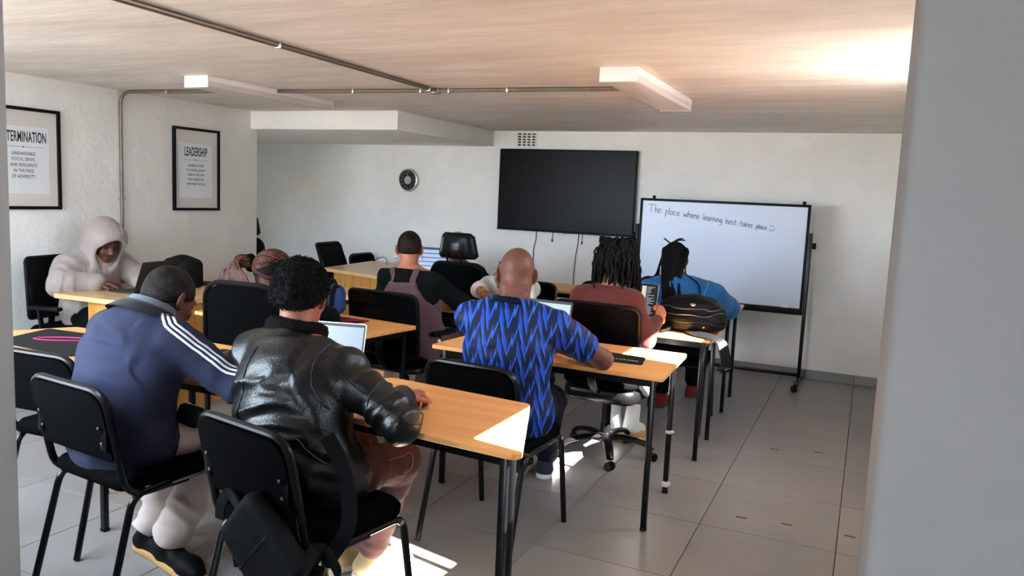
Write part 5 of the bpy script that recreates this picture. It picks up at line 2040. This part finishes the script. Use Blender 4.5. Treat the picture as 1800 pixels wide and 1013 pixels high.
# ---- woman with the brown braided ponytail
J = dict(pel=(-2.93, 3.24, .56), wst=(-2.93, 3.25, .68), chs=(-2.94, 3.29, .78), nck=(-2.97, 3.33, .91), hd=(-2.995, 3.365, 1.035), hf=(.25, .90, -.30),
         shL=(-3.12, 3.32, .86), shR=(-2.78, 3.31, .86), elL=(-3.22, 3.50, .79), wrL=(-3.05, 3.68, .785), elR=(-2.70, 3.48, .79), wrR=(-2.85, 3.66, .785),
         hipL=(-3.02, 3.26, .55), hipR=(-2.84, 3.26, .55), knL=(-3.02, 3.66, .51), anL=(-3.02, 3.60, .115), toeL=(-3.02, 3.74, .03), knR=(-2.82, 3.66, .51), anR=(-2.82, 3.60, .115), toeR=(-2.82, 3.74, .03),
         handR=((-.5, .8, -.05), (0, 0, -1), (.3, .45, .35)), handL=((.4, .85, -.05), (0, 0, -1), (.3, .4, .3)))
O = (-2.94, 3.30, 0)
p7 = thing('person', 'woman with a copper brown braided ponytail, hidden by the wide black chair', 'person', O)
bd, R, hc = build_body(p7, J, O, SK_DARK)
F = jacket_field(J, .165, .72, .062, (.064, .056, .038), (.95, .95), 1.0)
cloth('black_top', F, .012, BLACK_CLOTH, p7, O, clip=lambda X, Y, Z: np.maximum(.54 - Z, (Z - .92) * .8 + (Y - 3.33) * .3 + 0 * X), bones=arm_bones(J), fold=dict(amp=.004, seed=91))
skull_hair(p7, O, hc, R, 1.0, .004, HAIR_BLACK, slope=.45, z0=-.01)
PT = A3((-.086, -.094, .015))          # where the tail is gathered, in head coordinates
st = []
rg = np.random.RandomState(21)
Rn = R
for i in range(112):
    az = math.radians((-130 + 300 * (i % 42) / 41.0) if i < 84 else (70 + 110 * (i - 84) / 27.0))          # 0 front, + to the right, round to the nape
    fr = math.cos(az)
    el = (.52 if fr > 0 else .52 + .95 * fr) + (.32 if 42 <= i < 84 else 0.0) if i < 84 else -.62
    d0 = A3((math.sin(az) * math.cos(el), fr * math.cos(el), math.sin(el)))
    d1 = unit(PT)
    pts = []
    for s in np.linspace(0, 1, 10):
        d = d0 * (1 - s) + d1 * s
        if np.linalg.norm(d) < .25:
            d = d + A3((0, 0, .6)) * math.sin(s * PI)
        d = unit(d)
        p = d * (A3((.086, .108, .100)) + .003 * (i % 2)) + A3((0, -.012, .024)) * (1 - s * .5)
        pts.append(tuple(hc + p @ Rn))
    st.append([tuple(x) for x in smooth_path(pts, 3)])
tube_hair(p7, O, st, HAIR_BROWN, .0056, .0046, 'braids', 5, .10)
pb = hc + PT @ Rn
MB().tube([tuple(pb + A3((.034 * math.cos(a) * .6, .034 * math.cos(a) * .3, .040 * math.sin(a) + .002))) for a in [k * PI / 8 for k in range(17)]], .013, 8).build('hair_tie', BLACK_FABRIC, p7, origin=O)
st = []
for i in range(110):
    o1 = A3((rg.uniform(-.018, .018), rg.uniform(-.018, .018), rg.uniform(-.024, .024)))
    sp = rg.uniform(-1, 1)
    pts = [pb + o1, pb + o1 * 1.3 + A3((-.035, -.035, .012)), pb + A3((-.050 + .060 * sp, -.070 - .02 * sp, -.012 + rg.uniform(-.015, .015) - .02 * abs(sp))), pb + A3((-.040 + .115 * sp, -.085 - .02 * sp, -.070 + rg.uniform(-.012, .012))), pb + A3((-.03 + .15 * sp, -.08, -.20))]
    st.append([tuple(x) for x in smooth_path(pts, 5)])
tube_hair(p7, O, st, HAIR_BROWN, .0044, .0038, 'ponytail_braids', 5, .14)
trousers(p7, O, J, BLACK_CLOTH, hem=.95, h=.014)

# ---- hooded person at the oak desk
J = dict(pel=(-4.97, 3.74, .55), wst=(-4.985, 3.74, .68), chs=(-4.98, 3.745, .80), nck=(-4.935, 3.755, .935), hd=(-4.865, 3.765, 1.055), hf=(.93, -.12, -.36),
         shL=(-4.945, 3.945, .885), shR=(-4.955, 3.555, .885), elL=(-4.83, 4.02, .79), wrL=(-4.62, 3.86, .795), elR=(-4.90, 3.47, .79), wrR=(-4.755, 3.645, .800),
         hipL=(-4.93, 3.84, .55), hipR=(-4.93, 3.64, .55), knL=(-4.66, 3.95, .50), anL=(-4.80, 3.98, .115), toeL=(-4.68, 3.98, .03), knR=(-4.70, 3.60, .50), anR=(-4.80, 3.58, .115), toeR=(-4.72, 3.60, .03),
         handR=((.78, .42, -.12), (0, 0, -1), (.25, .45, .35)), handL=((.8, -.35, -.1), (0, 0, -1), (.25, .45, .35)))
O = (-4.94, 3.74, 0)
p8 = thing('person', 'person in a cream padded jacket with the hood up, typing at the oak desk', 'person', O)
bd, R, hc = build_body(p8, J, O, SK_DARK)
F = jacket_field(J, .188, .80, .085, (.088, .084, .052), (.92, .92), 1.08)


def puffs(V, N):
    return .006 * np.abs(np.sin(V[:, 2] * 24 + 1.2 * vnoise(V * 5, 4))) + .004 * vnoise(V * 16, 9)


jk, V, Q = cloth('padded_jacket', F, .011, CREAM, p8, O, clip=lambda X, Y, Z: np.maximum(.50 - Z, Z - 1.02 + 0 * X + 0 * Y), bones=arm_bones(J), fold=dict(amp=.011, fa=13, fl=5, seed=101), disp=puffs)
bv = bvh_of(V, Q)
seam(bv, [A3((-4.83, 3.70, .93)), A3((-4.80, 3.70, .85)), A3((-4.79, 3.71, .75))], .004, mat('zip_grey', lin(150, 140, 136), .5), jk, O, name='zip')
seam(bv, [A3((-4.86, 3.60, .90)), A3((-4.82, 3.60, .82)), A3((-4.80, 3.62, .77))], .0025, mat('cord_cream', lin(170, 156, 150), .7), jk, O, name='drawcord')
# hood: shell round the head, open at the face
Hf_ = Field()
Hf_.ell(hc + (A3((0, -.030, .040)) @ R), A3((.125, .135, .145)), R, .03)
Hf_.ell(hc + (A3((0, .05, .055)) @ R), A3((.120, .105, .115)), R, .04)
Hf_.cap(hc + (A3((0, -.05, -.06)) @ R), A3(J['nck']) + A3((-.02, 0, -.0)), .115, .130, .05)
for e in (-1, 1):
    Hf_.cap(hc + (A3((e * .075, .035, -.03)) @ R), A3(J['nck']) + (A3((e * .06, .075, -.055)) @ frame_of((1, -.2, 0))), .044, .045, .04)
Hf_.ell(hc + (A3((0, .120, -.030)) @ R), A3((.094, .150, .112)), R, .018, sub=True)
Hf_.ell(hc + (A3((0, .02, -.01)) @ R), A3((.088, .110, .108)), R, .015, sub=True)
hd_, V, Q = cloth('hood', Hf_, .008, CREAM, p8, O, disp=lambda V, N: .003 * vnoise(V * 14, 5))
bh = bvh_of(V, Q)
for e in (-1, 1):
    seam(bh, [hc + (A3((e * .045, .15, .15)) @ R), hc + (A3((e * .06, .03, .20)) @ R), hc + (A3((e * .06, -.14, .12)) @ R), hc + (A3((e * .06, -.20, -.02)) @ R)], .0022, mat('cream_seam', lin(168, 150, 144), .7), hd_, O)
trousers(p8, O, J, BLACK_CLOTH, hem=.95, h=.014)

# ---- person in the high-back chair, only the top of a capped head shows
J = dict(pel=(-3.04, 5.60, .56), wst=(-3.04, 5.61, .68), chs=(-3.045, 5.63, .80), nck=(-3.055, 5.62, .93), hd=(-3.06, 5.625, 1.075), hf=(-.2, .95, -.2),
         shL=(-3.22, 5.62, .88), shR=(-2.88, 5.62, .88), elL=(-3.26, 5.80, .76), wrL=(-3.12, 6.02, .79), elR=(-2.84, 5.80, .76), wrR=(-2.98, 6.02, .79),
         hipL=(-3.13, 5.62, .55), hipR=(-2.95, 5.62, .55), knL=(-3.14, 6.03, .51), anL=(-3.12, 6.0, .115), toeL=(-3.12, 6.14, .03), knR=(-2.94, 6.03, .51), anR=(-2.96, 6.0, .115), toeR=(-2.96, 6.14, .03),
         handR=((-.3, .9, -.05), (0, 0, -1), (.3, .45, .35)), handL=((.3, .9, -.05), (0, 0, -1), (.3, .4, .3)))
O = (-3.04, 5.62, 0)
p9 = thing('person', 'person in a teal cap almost hidden behind the high-back chair', 'person', O)
bd, R, hc = build_body(p9, J, O, SK_DARK, h=.014)
F = jacket_field(J, .165, .72, .062, (.064, .056, .038), (.95, .95), 1.0)
cloth('dark_top', F, .014, NAVY_CLOTH, p9, O, clip=lambda X, Y, Z: np.maximum(.54 - Z, (Z - .95) + 0 * X + 0 * Y), bones=arm_bones(J), fold=dict(amp=.004, seed=91))
skull_hair(p9, O, hc, R, 1.0, .010, TEAL, slope=.1, z0=.03, name='cap')
trousers(p9, O, J, BLACK_CLOTH, hem=.95, h=.015)

# ---- person with the leopard print headscarf, head lowered over the far table
J = dict(pel=(-2.49, 5.60, .56), wst=(-2.49, 5.55, .66), chs=(-2.48, 5.46, .76), nck=(-2.45, 5.33, .855), hd=(-2.425, 5.23, .905), hf=(.05, -.75, -.66),
         shL=(-2.28, 5.36, .82), shR=(-2.64, 5.36, .82), elL=(-2.22, 5.16, .79), wrL=(-2.36, 4.98, .795), elR=(-2.62, 5.17, .80), wrR=(-2.49, 5.02, .795),
         hipL=(-2.40, 5.58, .55), hipR=(-2.58, 5.58, .55), knL=(-2.39, 5.18, .51), anL=(-2.40, 5.2, .115), toeL=(-2.40, 5.06, .03), knR=(-2.59, 5.18, .51), anR=(-2.58, 5.2, .115), toeR=(-2.58, 5.06, .03),
         handR=((.6, -.75, -.05), (0, 0, -1), (.3, .45, .35)), handL=((-.4, -.8, -.05), (0, 0, -1), (.3, .4, .3)))
O = (-2.48, 5.55, 0)
p10 = thing('person', 'person in a leopard print headscarf with a gold bracelet, behind the bald man', 'person', O)
bd, R, hc = build_body(p10, J, O, SK_WARM, h=.014)
t = NT('leopard_print')
co = t.n('ShaderNodeTexCoord')
vo = t.n('ShaderNodeTexVoronoi', Scale=48.0)
t.l(co, 'Object', vo, 'Vector')
f = t.math('MULTIPLY', t.math('GREATER_THAN', vo.outputs['Distance'], .30), t.math('LESS_THAN', vo.outputs['Distance'], .62))
t.t.links.new(t.mix(f, lin(226, 212, 186), lin(52, 38, 28)), t.b.inputs['Base Color'])
setb(t.b, rough=.8)
skull_hair(p10, O, hc, R, 1.0, .018, t.m, slope=.2, z0=-.03, name='headscarf')
F = jacket_field(J, .165, .72, .062, (.064, .056, .038), (.05, .05), 1.0)
cloth('white_top', F, .014, WHITE_CLOTH, p10, O, clip=lambda X, Y, Z: .54 - Z + 0 * X + 0 * Y, bones=arm_bones(J), fold=dict(amp=.004, seed=95))
w_, e_ = A3(J['wrR']), A3(J['elR'])
ax_ = unit(e_ - w_)
s1 = unit(np.cross(ax_, (0, 0, 1)))
s2 = np.cross(ax_, s1)
MB().tube([tuple(w_ + ax_ * .035 + (s1 * math.cos(a) + s2 * math.sin(a)) * .033) for a in [k * PI / 8 for k in range(17)]], .0065, 6).build('bracelet', GOLD, p10, origin=O)
trousers(p10, O, J, BLACK_CLOTH, hem=.95, h=.015)
# ------------------------------------------------------------------ laptops, mats, bags and other small things
SILVER = mat('silver_alloy', lin(196, 198, 202), .35, .8)
DARK_ALLOY = mat('dark_alloy', lin(34, 35, 38), .4, .3)
KEYS = mat('key_black', (.012, .012, .013), .5)


def screen_mat(name, base, strength, kind):
    """lit display; pattern in the screen's own coordinates (x across, z up, metres)"""
    t = NT(name)
    co = t.n('ShaderNodeTexCoord')
    sp = t.n('ShaderNodeSeparateXYZ')
    t.l(co, 'UV', sp, 0)
    x, z = sp.outputs[0], sp.outputs[1]
    col = base
    if kind == 'code':
        row = t.math('FLOOR', t.math('MULTIPLY', z, 26))
        ln = t.math('LESS_THAN', t.math('FRACT', t.math('MULTIPLY', z, 26)), .45)
        wn = t.n('ShaderNodeTexWhiteNoise')
        wn.noise_dimensions = '1D'
        t.t.links.new(row, wn.inputs['W'])
        ext = t.math('MULTIPLY', t.math('GREATER_THAN', x, .80), t.math('LESS_THAN', x, t.math('MULTIPLY_ADD', wn.outputs[0], .14, .84)))
        gap = t.math('GREATER_THAN', t.math('FRACT', t.math('MULTIPLY', x, 60)), .25)
        f = t.math('MULTIPLY', t.math('MULTIPLY', ln, ext), gap)
        c = t.mix(f, base, (.55, .58, .6))
        c = t.mix(t.math('LESS_THAN', t.math('ABSOLUTE', t.math('SUBTRACT', x, .74)), .045), c, (.75, .72, .62))
    elif kind == 'stripes':
        f = t.math('LESS_THAN', t.math('FRACT', t.math('MULTIPLY', z, 5.2)), .28)
        c = t.mix(f, base, (.05, .08, .16))
    else:
        f = t.math('MULTIPLY', t.math('LESS_THAN', t.math('FRACT', t.math('MULTIPLY', z, 14)), .22), t.math('LESS_THAN', x, .7))
        c = t.mix(t.math('MULTIPLY', f, .12), base, (.2, .25, .3))
    t.t.links.new(c, t.b.inputs['Emission Color'])
    t.b.inputs['Base Color'].default_value = (.02, .02, .02, 1)
    setb(t.b, rough=.3, emis=strength)
    return t.m


def quad_uv(name, pts, material, parent):
    o = new_obj(name, pts, [(0, 1, 2, 3)], material, parent)
    uv = o.data.uv_layers.new(name='UVMap')
    for i, c in enumerate(((0, 0), (1, 0), (1, 1), (0, 1))):
        uv.data[i].uv = c
    return o


def laptop(label, loc, rz, shell, scr, w=.33, d=.225, h=.215, tilt=17, keys=True):
    t = thing('laptop', label, 'laptop', loc, rz)
    MB().prism(rounded_poly([(-w / 2, -d / 2), (w / 2, -d / 2), (w / 2, d / 2), (-w / 2, d / 2)], .012, 3), .002, .017, .003).build('base', shell, t)
    if keys:
        kb = MB().box((0, .035, .0172), (w * .86, d * .46, .001)).build('keyboard', KEYS, t, smooth=False)
        MB().box((0, -.068, .0172), (w * .32, .06, .0008)).build('touchpad', mat('touchpad_grey', lin(120, 122, 126), .4), t, smooth=False)
        m = None
        for r in range(5):
            for c in range(12):
                x, y = (-w * .40 + c * w * .0727), (.074 - r * .0195)
                if m is None:
                    ko = MB().box((0, 0, .0195), (w * .062, .0155, .003), .001, seg=1).build('key', KEYS, kb, smooth=False)
                    m = ko.data
                else:
                    ko = bpy.data.objects.new('key', m)
                    COL.objects.link(ko)
                    ko.parent = kb
                ko.location = (x, y, 0)
    a = math.radians(tilt)
    M_ = Matrix.Translation((0, d / 2 - .004, .016)) @ Matrix.Rotation(-a, 4, 'X')
    # the lid stands up along +z of M_, its display towards -y
    poly = rounded_poly([(-w / 2, 0), (w / 2, 0), (w / 2, h), (-w / 2, h)], .010, 3)
    mm = M_ @ Matrix(((1, 0, 0, 0), (0, 0, 1, 0), (0, 1, 0, 0), (0, 0, 0, 1)))
    lid = MB().prism(poly, 0.0, .006, .001, mm).build('lid', shell, t)
    MB().prism(rounded_poly([(-w / 2 + .004, .004), (w / 2 - .004, .004), (w / 2 - .004, h - .004), (-w / 2 + .004, h - .004)], .008, 3), -.0012, 0, 0, mm).build('bezel', KEYS, lid, smooth=False)
    e = .009
    pts = [M_ @ Vector(p) for p in ((-w / 2 + e, -.0018, .018), (w / 2 - e, -.0018, .018), (w / 2 - e, -.0018, h - .016), (-w / 2 + e, -.0018, h - .016))]
    quad_uv('display', pts, scr, lid)
    MB().tube([(-w * .4, d / 2 - .002, .014), (w * .4, d / 2 - .002, .014)], .006, 8).build('hinge', DARK_ALLOY, t)
    return t


Z_T = .741
laptop('silver laptop with a pale blue screen in front of the leather jacket man', (-1.955, 2.415, Z_T), math.radians(15), SILVER, screen_mat('screen_pale', (.52, .66, .84), 0.27, 'doc'), w=.335)
laptop('laptop with a pale screen in front of the bald man in blue', (-1.565, 3.70, Z_T), 0, DARK_ALLOY, screen_mat('screen_mint', (.60, .76, .76), 0.29, 'doc'))
laptop('laptop showing dark code beside the rust sweater woman', (-1.335, 4.60, Z_T), math.radians(-2), SILVER, screen_mat('screen_code', (.008, .01, .012), 0.32, 'code'), w=.335, h=.255, tilt=14)
laptop('black laptop seen from behind, used by the hooded person', (-4.56, 3.80, .746), math.radians(-84), DARK_ALLOY, screen_mat('screen_dim', (.3, .36, .45), 0.22, 'doc'), tilt=20)
laptop('laptop with a striped blue screen beside the headrest', (-3.60, 6.06, .761), math.radians(12), DARK_ALLOY, screen_mat('screen_stripes', (.36, .50, .78), 0.32, 'stripes'), h=.235, tilt=12)


def flat_mat(label, poly, z, material, name='mouse_pad', cat='mouse pad', thick=.003, r=.02):
    cx, cy = sum(p[0] for p in poly) / len(poly), sum(p[1] for p in poly) / len(poly)
    t = thing(name, label, cat, (cx, cy, z))
    MB().prism(rounded_poly([(p[0] - cx, p[1] - cy) for p in poly], r, 4), 0, thick, .0008).build('mat', material, t, smooth=False)
    return t, cx, cy


PAD = mat('black_pad', (.010, .010, .011), .75, spec=.2, bump=.3, bscale=500)
t, cx, cy = flat_mat('large black desk mat with a pink looped mark, beside the left pillar', [(-3.62, 2.22), (-3.06, 2.20), (-3.22, 2.60), (-3.72, 2.56)], Z_T, PAD, 'desk_mat', 'desk mat')
PINK = mat('pink_print', lin(224, 34, 106), .6)
MB().tube([(x - cx, y - cy, .0042) for x, y in [(-3.43 + .11 * math.cos(a) + .015 * math.sin(a), 2.42 + .050 * math.sin(a) + .05 * math.cos(a)) for a in [k * PI / 12 for k in range(25)]]], .0024, 6).build('pink_loop', PINK, t)
MB().lathe([(.003, 0), (.022, .0), (.022, .0015), (.003, .002)], 14, Matrix.Translation((-3.325 - cx, 2.475 - cy, .003))).build('pink_dot', PINK, t)
t = NT('pink_black_pad')
co = t.n('ShaderNodeTexCoord')
mp = t.n('ShaderNodeMapping')
mp.inputs['Rotation'].default_value = (0, 0, .5)
mp.inputs['Scale'].default_value = (6, 26, 1)
t.l(co, 'Object', mp, 'Vector')
nz = t.n('ShaderNodeTexNoise', Scale=1.0, Detail=1.0, Distortion=1.2)
t.l(mp, 0, nz, 'Vector')
t.t.links.new(t.mix(t.math('GREATER_THAN', nz.outputs[0], .49), (.006, .004, .006), lin(188, 36, 92)), t.b.inputs['Base Color'])
setb(t.b, rough=.7, spec=.2)
flat_mat('black mouse pad with magenta slashes on the second-row table', [(-2.95, 3.58), (-2.66, 3.56), (-2.62, 3.78), (-2.93, 3.80)], Z_T, t.m)
t, cx, cy = flat_mat('black mouse pad with white lettering by the bald man\'s elbow', [(-1.16, 3.55), (-.925, 3.56), (-.955, 3.74), (-1.19, 3.765)], Z_T, PAD, thick=.004)
cu = bpy.data.curves.new('lettering', 'FONT')
cu.body = 'TECPANE'
cu.size = .026
cu.space_character = 1.25
cu.offset = .0005
ob = bpy.data.objects.new('tmp', cu)
COL.objects.link(ob)
bpy.context.view_layer.update()
me = bpy.data.meshes.new_from_object(ob.evaluated_get(bpy.context.evaluated_depsgraph_get()))
bpy.data.objects.remove(ob)
me.transform(Matrix.Translation((-1.092 - cx, 3.607 - cy, .0046)) @ Matrix.Rotation(.03, 4, 'Z'))
me.materials.clear()
me.materials.append(mat('white_print', (.75, .75, .75), .6))
o = bpy.data.objects.new('lettering', me)
COL.objects.link(o)
o.parent = t
flat_mat('black mouse pad under the hand of the man in the navy jacket', [(-2.62, 2.42), (-2.33, 2.43), (-2.34, 2.68), (-2.70, 2.70)], Z_T, PAD)
flat_mat('black notebook lying on the oak desk', [(-4.66, 4.20), (-4.47, 4.30), (-4.56, 4.45), (-4.76, 4.36)], .746, PAD, 'notebook', 'notebook', .012, .006)


def soft_box(F, c, s, R=None, r=.04, k=.03):
    return F.box(c, s, R, r, k)


NYLON = mat('black_nylon', (.0035, .0042, .0045), .6, spec=.12, bump=.5, bscale=420)
BAG_LEATHER = mat('black_grain_leather', (.003, .0035, .0045), .5, spec=.16, bump=.4, bscale=160)
ZIPM = mat('zip_dark', lin(90, 92, 96), .4, .7)

# backpack on the table beside the denim jacket woman
O = (-.955, 4.80, Z_T)
t = thing('backpack', 'black leather backpack on the table, one strap hanging over the edge', 'backpack', O)
F = Field()
soft_box(F, (-.955, 4.80, .825), (.39, .24, .17), r=.082)
F.ell((-.95, 4.79, .875), (.165, .115, .078), None, .06)
F.ell((-.95, 4.685, .80), (.155, .05, .058), None, .02)
F.ell((-.80, 4.72, .82), (.07, .07, .07), None, .03)
o, V, Q = cloth('bag_body', F, .009, BAG_LEATHER, t, O, clip=lambda X, Y, Z: Z_T + .003 - Z + 0 * X + 0 * Y, disp=lambda V, N: .008 * vnoise(V * 13, 3) + .008 * (1 - np.abs(vnoise(V * A3((9, 9, 24)), 8)) * 2))
bv = bvh_of(V, Q)
for z, nm in ((.890, 'zip'), (.850, 'zip'), (.808, 'welt')):
    seam(bv, [A3((-1.17, 4.80, z - .015)), A3((-1.10, 4.66, z)), A3((-.95, 4.64, z)), A3((-.80, 4.66, z + .005)), A3((-.74, 4.80, z))], .0035, ZIPM if nm == 'zip' and z < .9 else SEAM_DARK, o, O, name=nm, off=.002)
q, nn = snap(bv, [A3((-.93, 4.66, .925))], .002)
MB().lathe([(.002, 0), (.020, 0), (.018, .004), (.002, .005)], 16, Matrix.Translation(q[0]) @ nn[0].to_track_quat('Z', 'Y').to_matrix().to_4x4() @ Matrix.Diagonal((1, .5, 1, 1))).build('badge', CHROME, o, origin=O)
q, nn = snap(bv, [A3((-.85, 4.64, .785))], .002)
MB().lathe([(.001, 0), (.008, 0), (.006, .004), (.001, .005)], 12, Matrix.Translation(q[0]) @ nn[0].to_track_quat('Z', 'Y').to_matrix().to_4x4()).build('stud', CHROME, o, origin=O)
MB().ribbon(smooth_path([(-.93, 4.63, .760), (-.86, 4.55, .757), (-.775, 4.50, .755), (-.715, 4.47, .735), (-.690, 4.46, .68), (-.675, 4.46, .60), (-.690, 4.47, .575)], 6), .060, .012, up=(0, -.3, 1)).build('shoulder_strap', BAG_LEATHER, t, origin=O)
MB().ribbon(smooth_path([(-1.06, 4.64, .765), (-1.08, 4.58, .758), (-1.10, 4.53, .756)], 5), .055, .012, up=(0, 0, 1)).build('shoulder_strap', BAG_LEATHER, t, origin=O)
MB().box((-.689, 4.462, .585), (.07, .02, .022), .004).build('buckle', BLACK_PLASTIC, t, origin=O)

t = thing('wallet', 'brown wallet on the table in front of the black backpack', 'wallet', (-1.13, 4.64, Z_T))
MB().box((0, 0, .010), (.11, .075, .018), .006).build('cover', mat('brown_leather', lin(110, 72, 44), .4), t)
MB().box((0, 0, .0105), (.112, .068, .004), .001).build('fold', SEAM_DARK, t)

# backpack slung under the leather man's chair back
O = (-1.49, 1.66, .47)
t = thing('backpack', 'black backpack slung on the back of the front stacking chair', 'backpack', O)
ux = unit(A3((.66, -.13, .74)))
uy = unit(A3((.17, .98, .03)))
uy = unit(uy - ux * (uy @ ux))
uz = np.cross(ux, uy)
RB = np.array([ux, uy, uz])
F = Field()
soft_box(F, (-1.495, 1.655, .478), (.215, .085, .29), RB, r=.035)
o, V, Q = cloth('bag_body', F, .008, NYLON, t, O, disp=lambda V, N: .003 * vnoise(V * 13, 5))
bv = bvh_of(V, Q)
cB = A3((-1.495, 1.655, .478))


def bl(a, b, c):
    return cB + A3((a, b, c)) @ RB


seam(bv, [bl(-.11, -.08, .0), bl(0, -.09, .0), bl(.11, -.08, .0)], .0022, SEAM_DARK, o, O)
seam(bv, [bl(-.10, -.05, -.135), bl(0, -.05, -.14), bl(.10, -.05, -.135)], .003, ZIPM, o, O, name='zip')
MB().ribbon(smooth_path([bl(-.06, -.05, -.13), bl(.06, -.06, -.17), (-1.33, 1.68, .50), (-1.30, 1.72, .44), (-1.315, 1.74, .415)], 6), .045, .008, up=(0, -1, .2)).build('shoulder_strap', NYLON, t, origin=O)
MB().ribbon(smooth_path([(-1.375, 1.775, .80), (-1.345, 1.80, .72), (-1.32, 1.81, .62), (-1.315, 1.80, .52), (-1.335, 1.75, .45)], 6), .045, .010, up=(.5, -1, 0)).build('shoulder_strap', NYLON, t, origin=O)
MB().ribbon(smooth_path([(-1.35, 1.70, .425), (-1.345, 1.695, .33), (-1.355, 1.69, .24), (-1.34, 1.70, .18)], 5), .030, .004, up=(0, -1, 0)).build('webbing', NYLON, t, origin=O)
MB().box((-1.35, 1.70, .425), (.05, .03, .03), .006).build('buckle', BLACK_PLASTIC, t, origin=O)
MB().ribbon(smooth_path([bl(.02, -.02, .13), (-1.685, 1.71, .585), (-1.72, 1.715, .54), (-1.73, 1.72, .49)], 5), .035, .006, up=(0, -1, 0)).build('webbing', NYLON, t, origin=O)

# blue backpack behind the second-row table
O = (-2.97, 3.84, Z_T)
t = thing('backpack', 'blue and black backpack standing behind the afro, on the second-row table', 'backpack', O)
F = Field()
soft_box(F, (-2.97, 3.84, .835), (.20, .13, .19), r=.055)
o, V, Q = cloth('bag_body', F, .010, mat('blue_nylon', lin(20, 66, 124), .6, bump=.3, bscale=400), t, O, clip=lambda X, Y, Z: Z_T + .003 - Z + 0 * X + 0 * Y, disp=lambda V, N: .004 * vnoise(V * 14, 3))
bv = bvh_of(V, Q)
for x in (-3.03, -2.96, -2.90):
    stripe(bv, [A3((x, 3.74, .76)), A3((x + .01, 3.73, .84)), A3((x + .015, 3.78, .94)), A3((x + .015, 3.84, .95))], .03, NYLON, o, O, name='panel', off=.003)
MB().ribbon(smooth_path([(-3.0, 3.84, .925), (-2.98, 3.84, .955), (-2.94, 3.84, .955), (-2.92, 3.84, .925)], 5), .018, .005, up=(0, 1, 0)).build('top_handle', NYLON, t, origin=O)

# black bag on the far table and black bag on the oak desk
for nm, c, s, lab in (('shoulder_bag', (-1.93, 5.84, .80), (.22, .13, .115), 'small black bag on the table left of the locs'), ('backpack', (-4.50, 4.12, .85), (.26, .18, .21), 'rounded black bag on the oak desk behind the black laptop')):
    zt = .741 if c[1] > 5 else .746
    O = (c[0], c[1], zt)
    t = thing(nm, lab, 'bag', O)
    F = Field()
    soft_box(F, c, s, r=.045)
    F.ell((c[0], c[1], c[2] + s[2] * .25), (s[0] * .42, s[1] * .45, s[2] * .38), None, .04)
    o, V, Q = cloth('bag_body', F, .010, NYLON, t, O, clip=lambda X, Y, Z: zt + .003 - Z + 0 * X + 0 * Y, disp=lambda V, N: .006 * vnoise(V * 12, 4))
    MB().ribbon(smooth_path([(c[0] - s[0] * .5, c[1] - .03, zt + .06), (c[0] - s[0] * .62, c[1] - .06, zt + .03), (c[0] - s[0] * .5, c[1] - .09, zt + .008)], 5), .02, .005).build('strap', NYLON, t, origin=O)
    seam(bvh_of(V, Q), [A3((c[0] - s[0] * .4, c[1] - s[1] * .6, c[2])), A3((c[0], c[1] - s[1] * .7, c[2] + .01)), A3((c[0] + s[0] * .4, c[1] - s[1] * .6, c[2]))], .003, ZIPM, o, O, name='zip')

# pouch at the navy man's waist, mouse, eraser, desk cable
O = (-2.30, 2.10, .62)
MBp = Field()
soft_box(MBp, (-2.262, 2.10, .640), (.09, .05, .075), np.array([unit((.8, .5, -.3)), unit(np.cross((.15, .2, .97), unit((.8, .5, -.3)))), unit(np.cross(unit((.8, .5, -.3)), unit(np.cross((.15, .2, .97), unit((.8, .5, -.3))))))]), r=.012)
cloth('belt_bag', MBp, .007, NYLON, p1, (-2.45, 2.05, 0), disp=lambda V, N: .004 * vnoise(V * 20, 2))
t = thing('computer_mouse', 'black computer mouse under the navy jacket man\'s fingers', 'mouse', (-2.445, 2.475, Z_T + .004))
F = Field()
F.cap((0, -.028, .012), (0, .028, .010), .026, .024, .01, lat=(1, 0, 0), q=.6)
V, Q = F.mesh(.004, clip=lambda X, Y, Z: -Z + 0 * X + 0 * Y)
to_obj('shell', V, Q, BLACK_PLASTIC, t, (0, 0, 0))
MB().lathe([(.002, -.003), (.006, -.003), (.006, .003), (.002, .003)], 10, Matrix.Translation((0, .022, .024)) @ Matrix.Rotation(PI / 2, 4, 'Y')).build('scroll_wheel', DARK_ALLOY, t)
t = thing('board_eraser', 'white eraser on the whiteboard tray', 'eraser', (-.60, 6.922, .672))
MB().box((0, 0, .014), (.055, .028, .026), .005).build('block', WHITE_PLASTIC, t)
MB().box((0, -.002, .002), (.053, .026, .006), .001).build('felt', mat('felt_grey', lin(120, 120, 120), .9), t)
cable('black cable looping over the back oak desk', [(-4.70, 6.80, .765), (-4.66, 6.84, .80), (-4.58, 6.82, .815), (-4.48, 6.72, .79), (-4.42, 6.62, .764)], .004, plug=False)
t = thing('pen', 'white pen on the front table by the leather jacket man\'s hand', 'pen', (-1.60, 2.44, Z_T))
MB().tube([(-.055, .02, .005), (.05, -.02, .005)], .0042, 8).build('barrel', WHITE_PLASTIC, t)
MB().tube([(.05, -.02, .005), (.062, -.0245, .005)], [.004, .001], 8).build('tip', DARK_ALLOY, t)
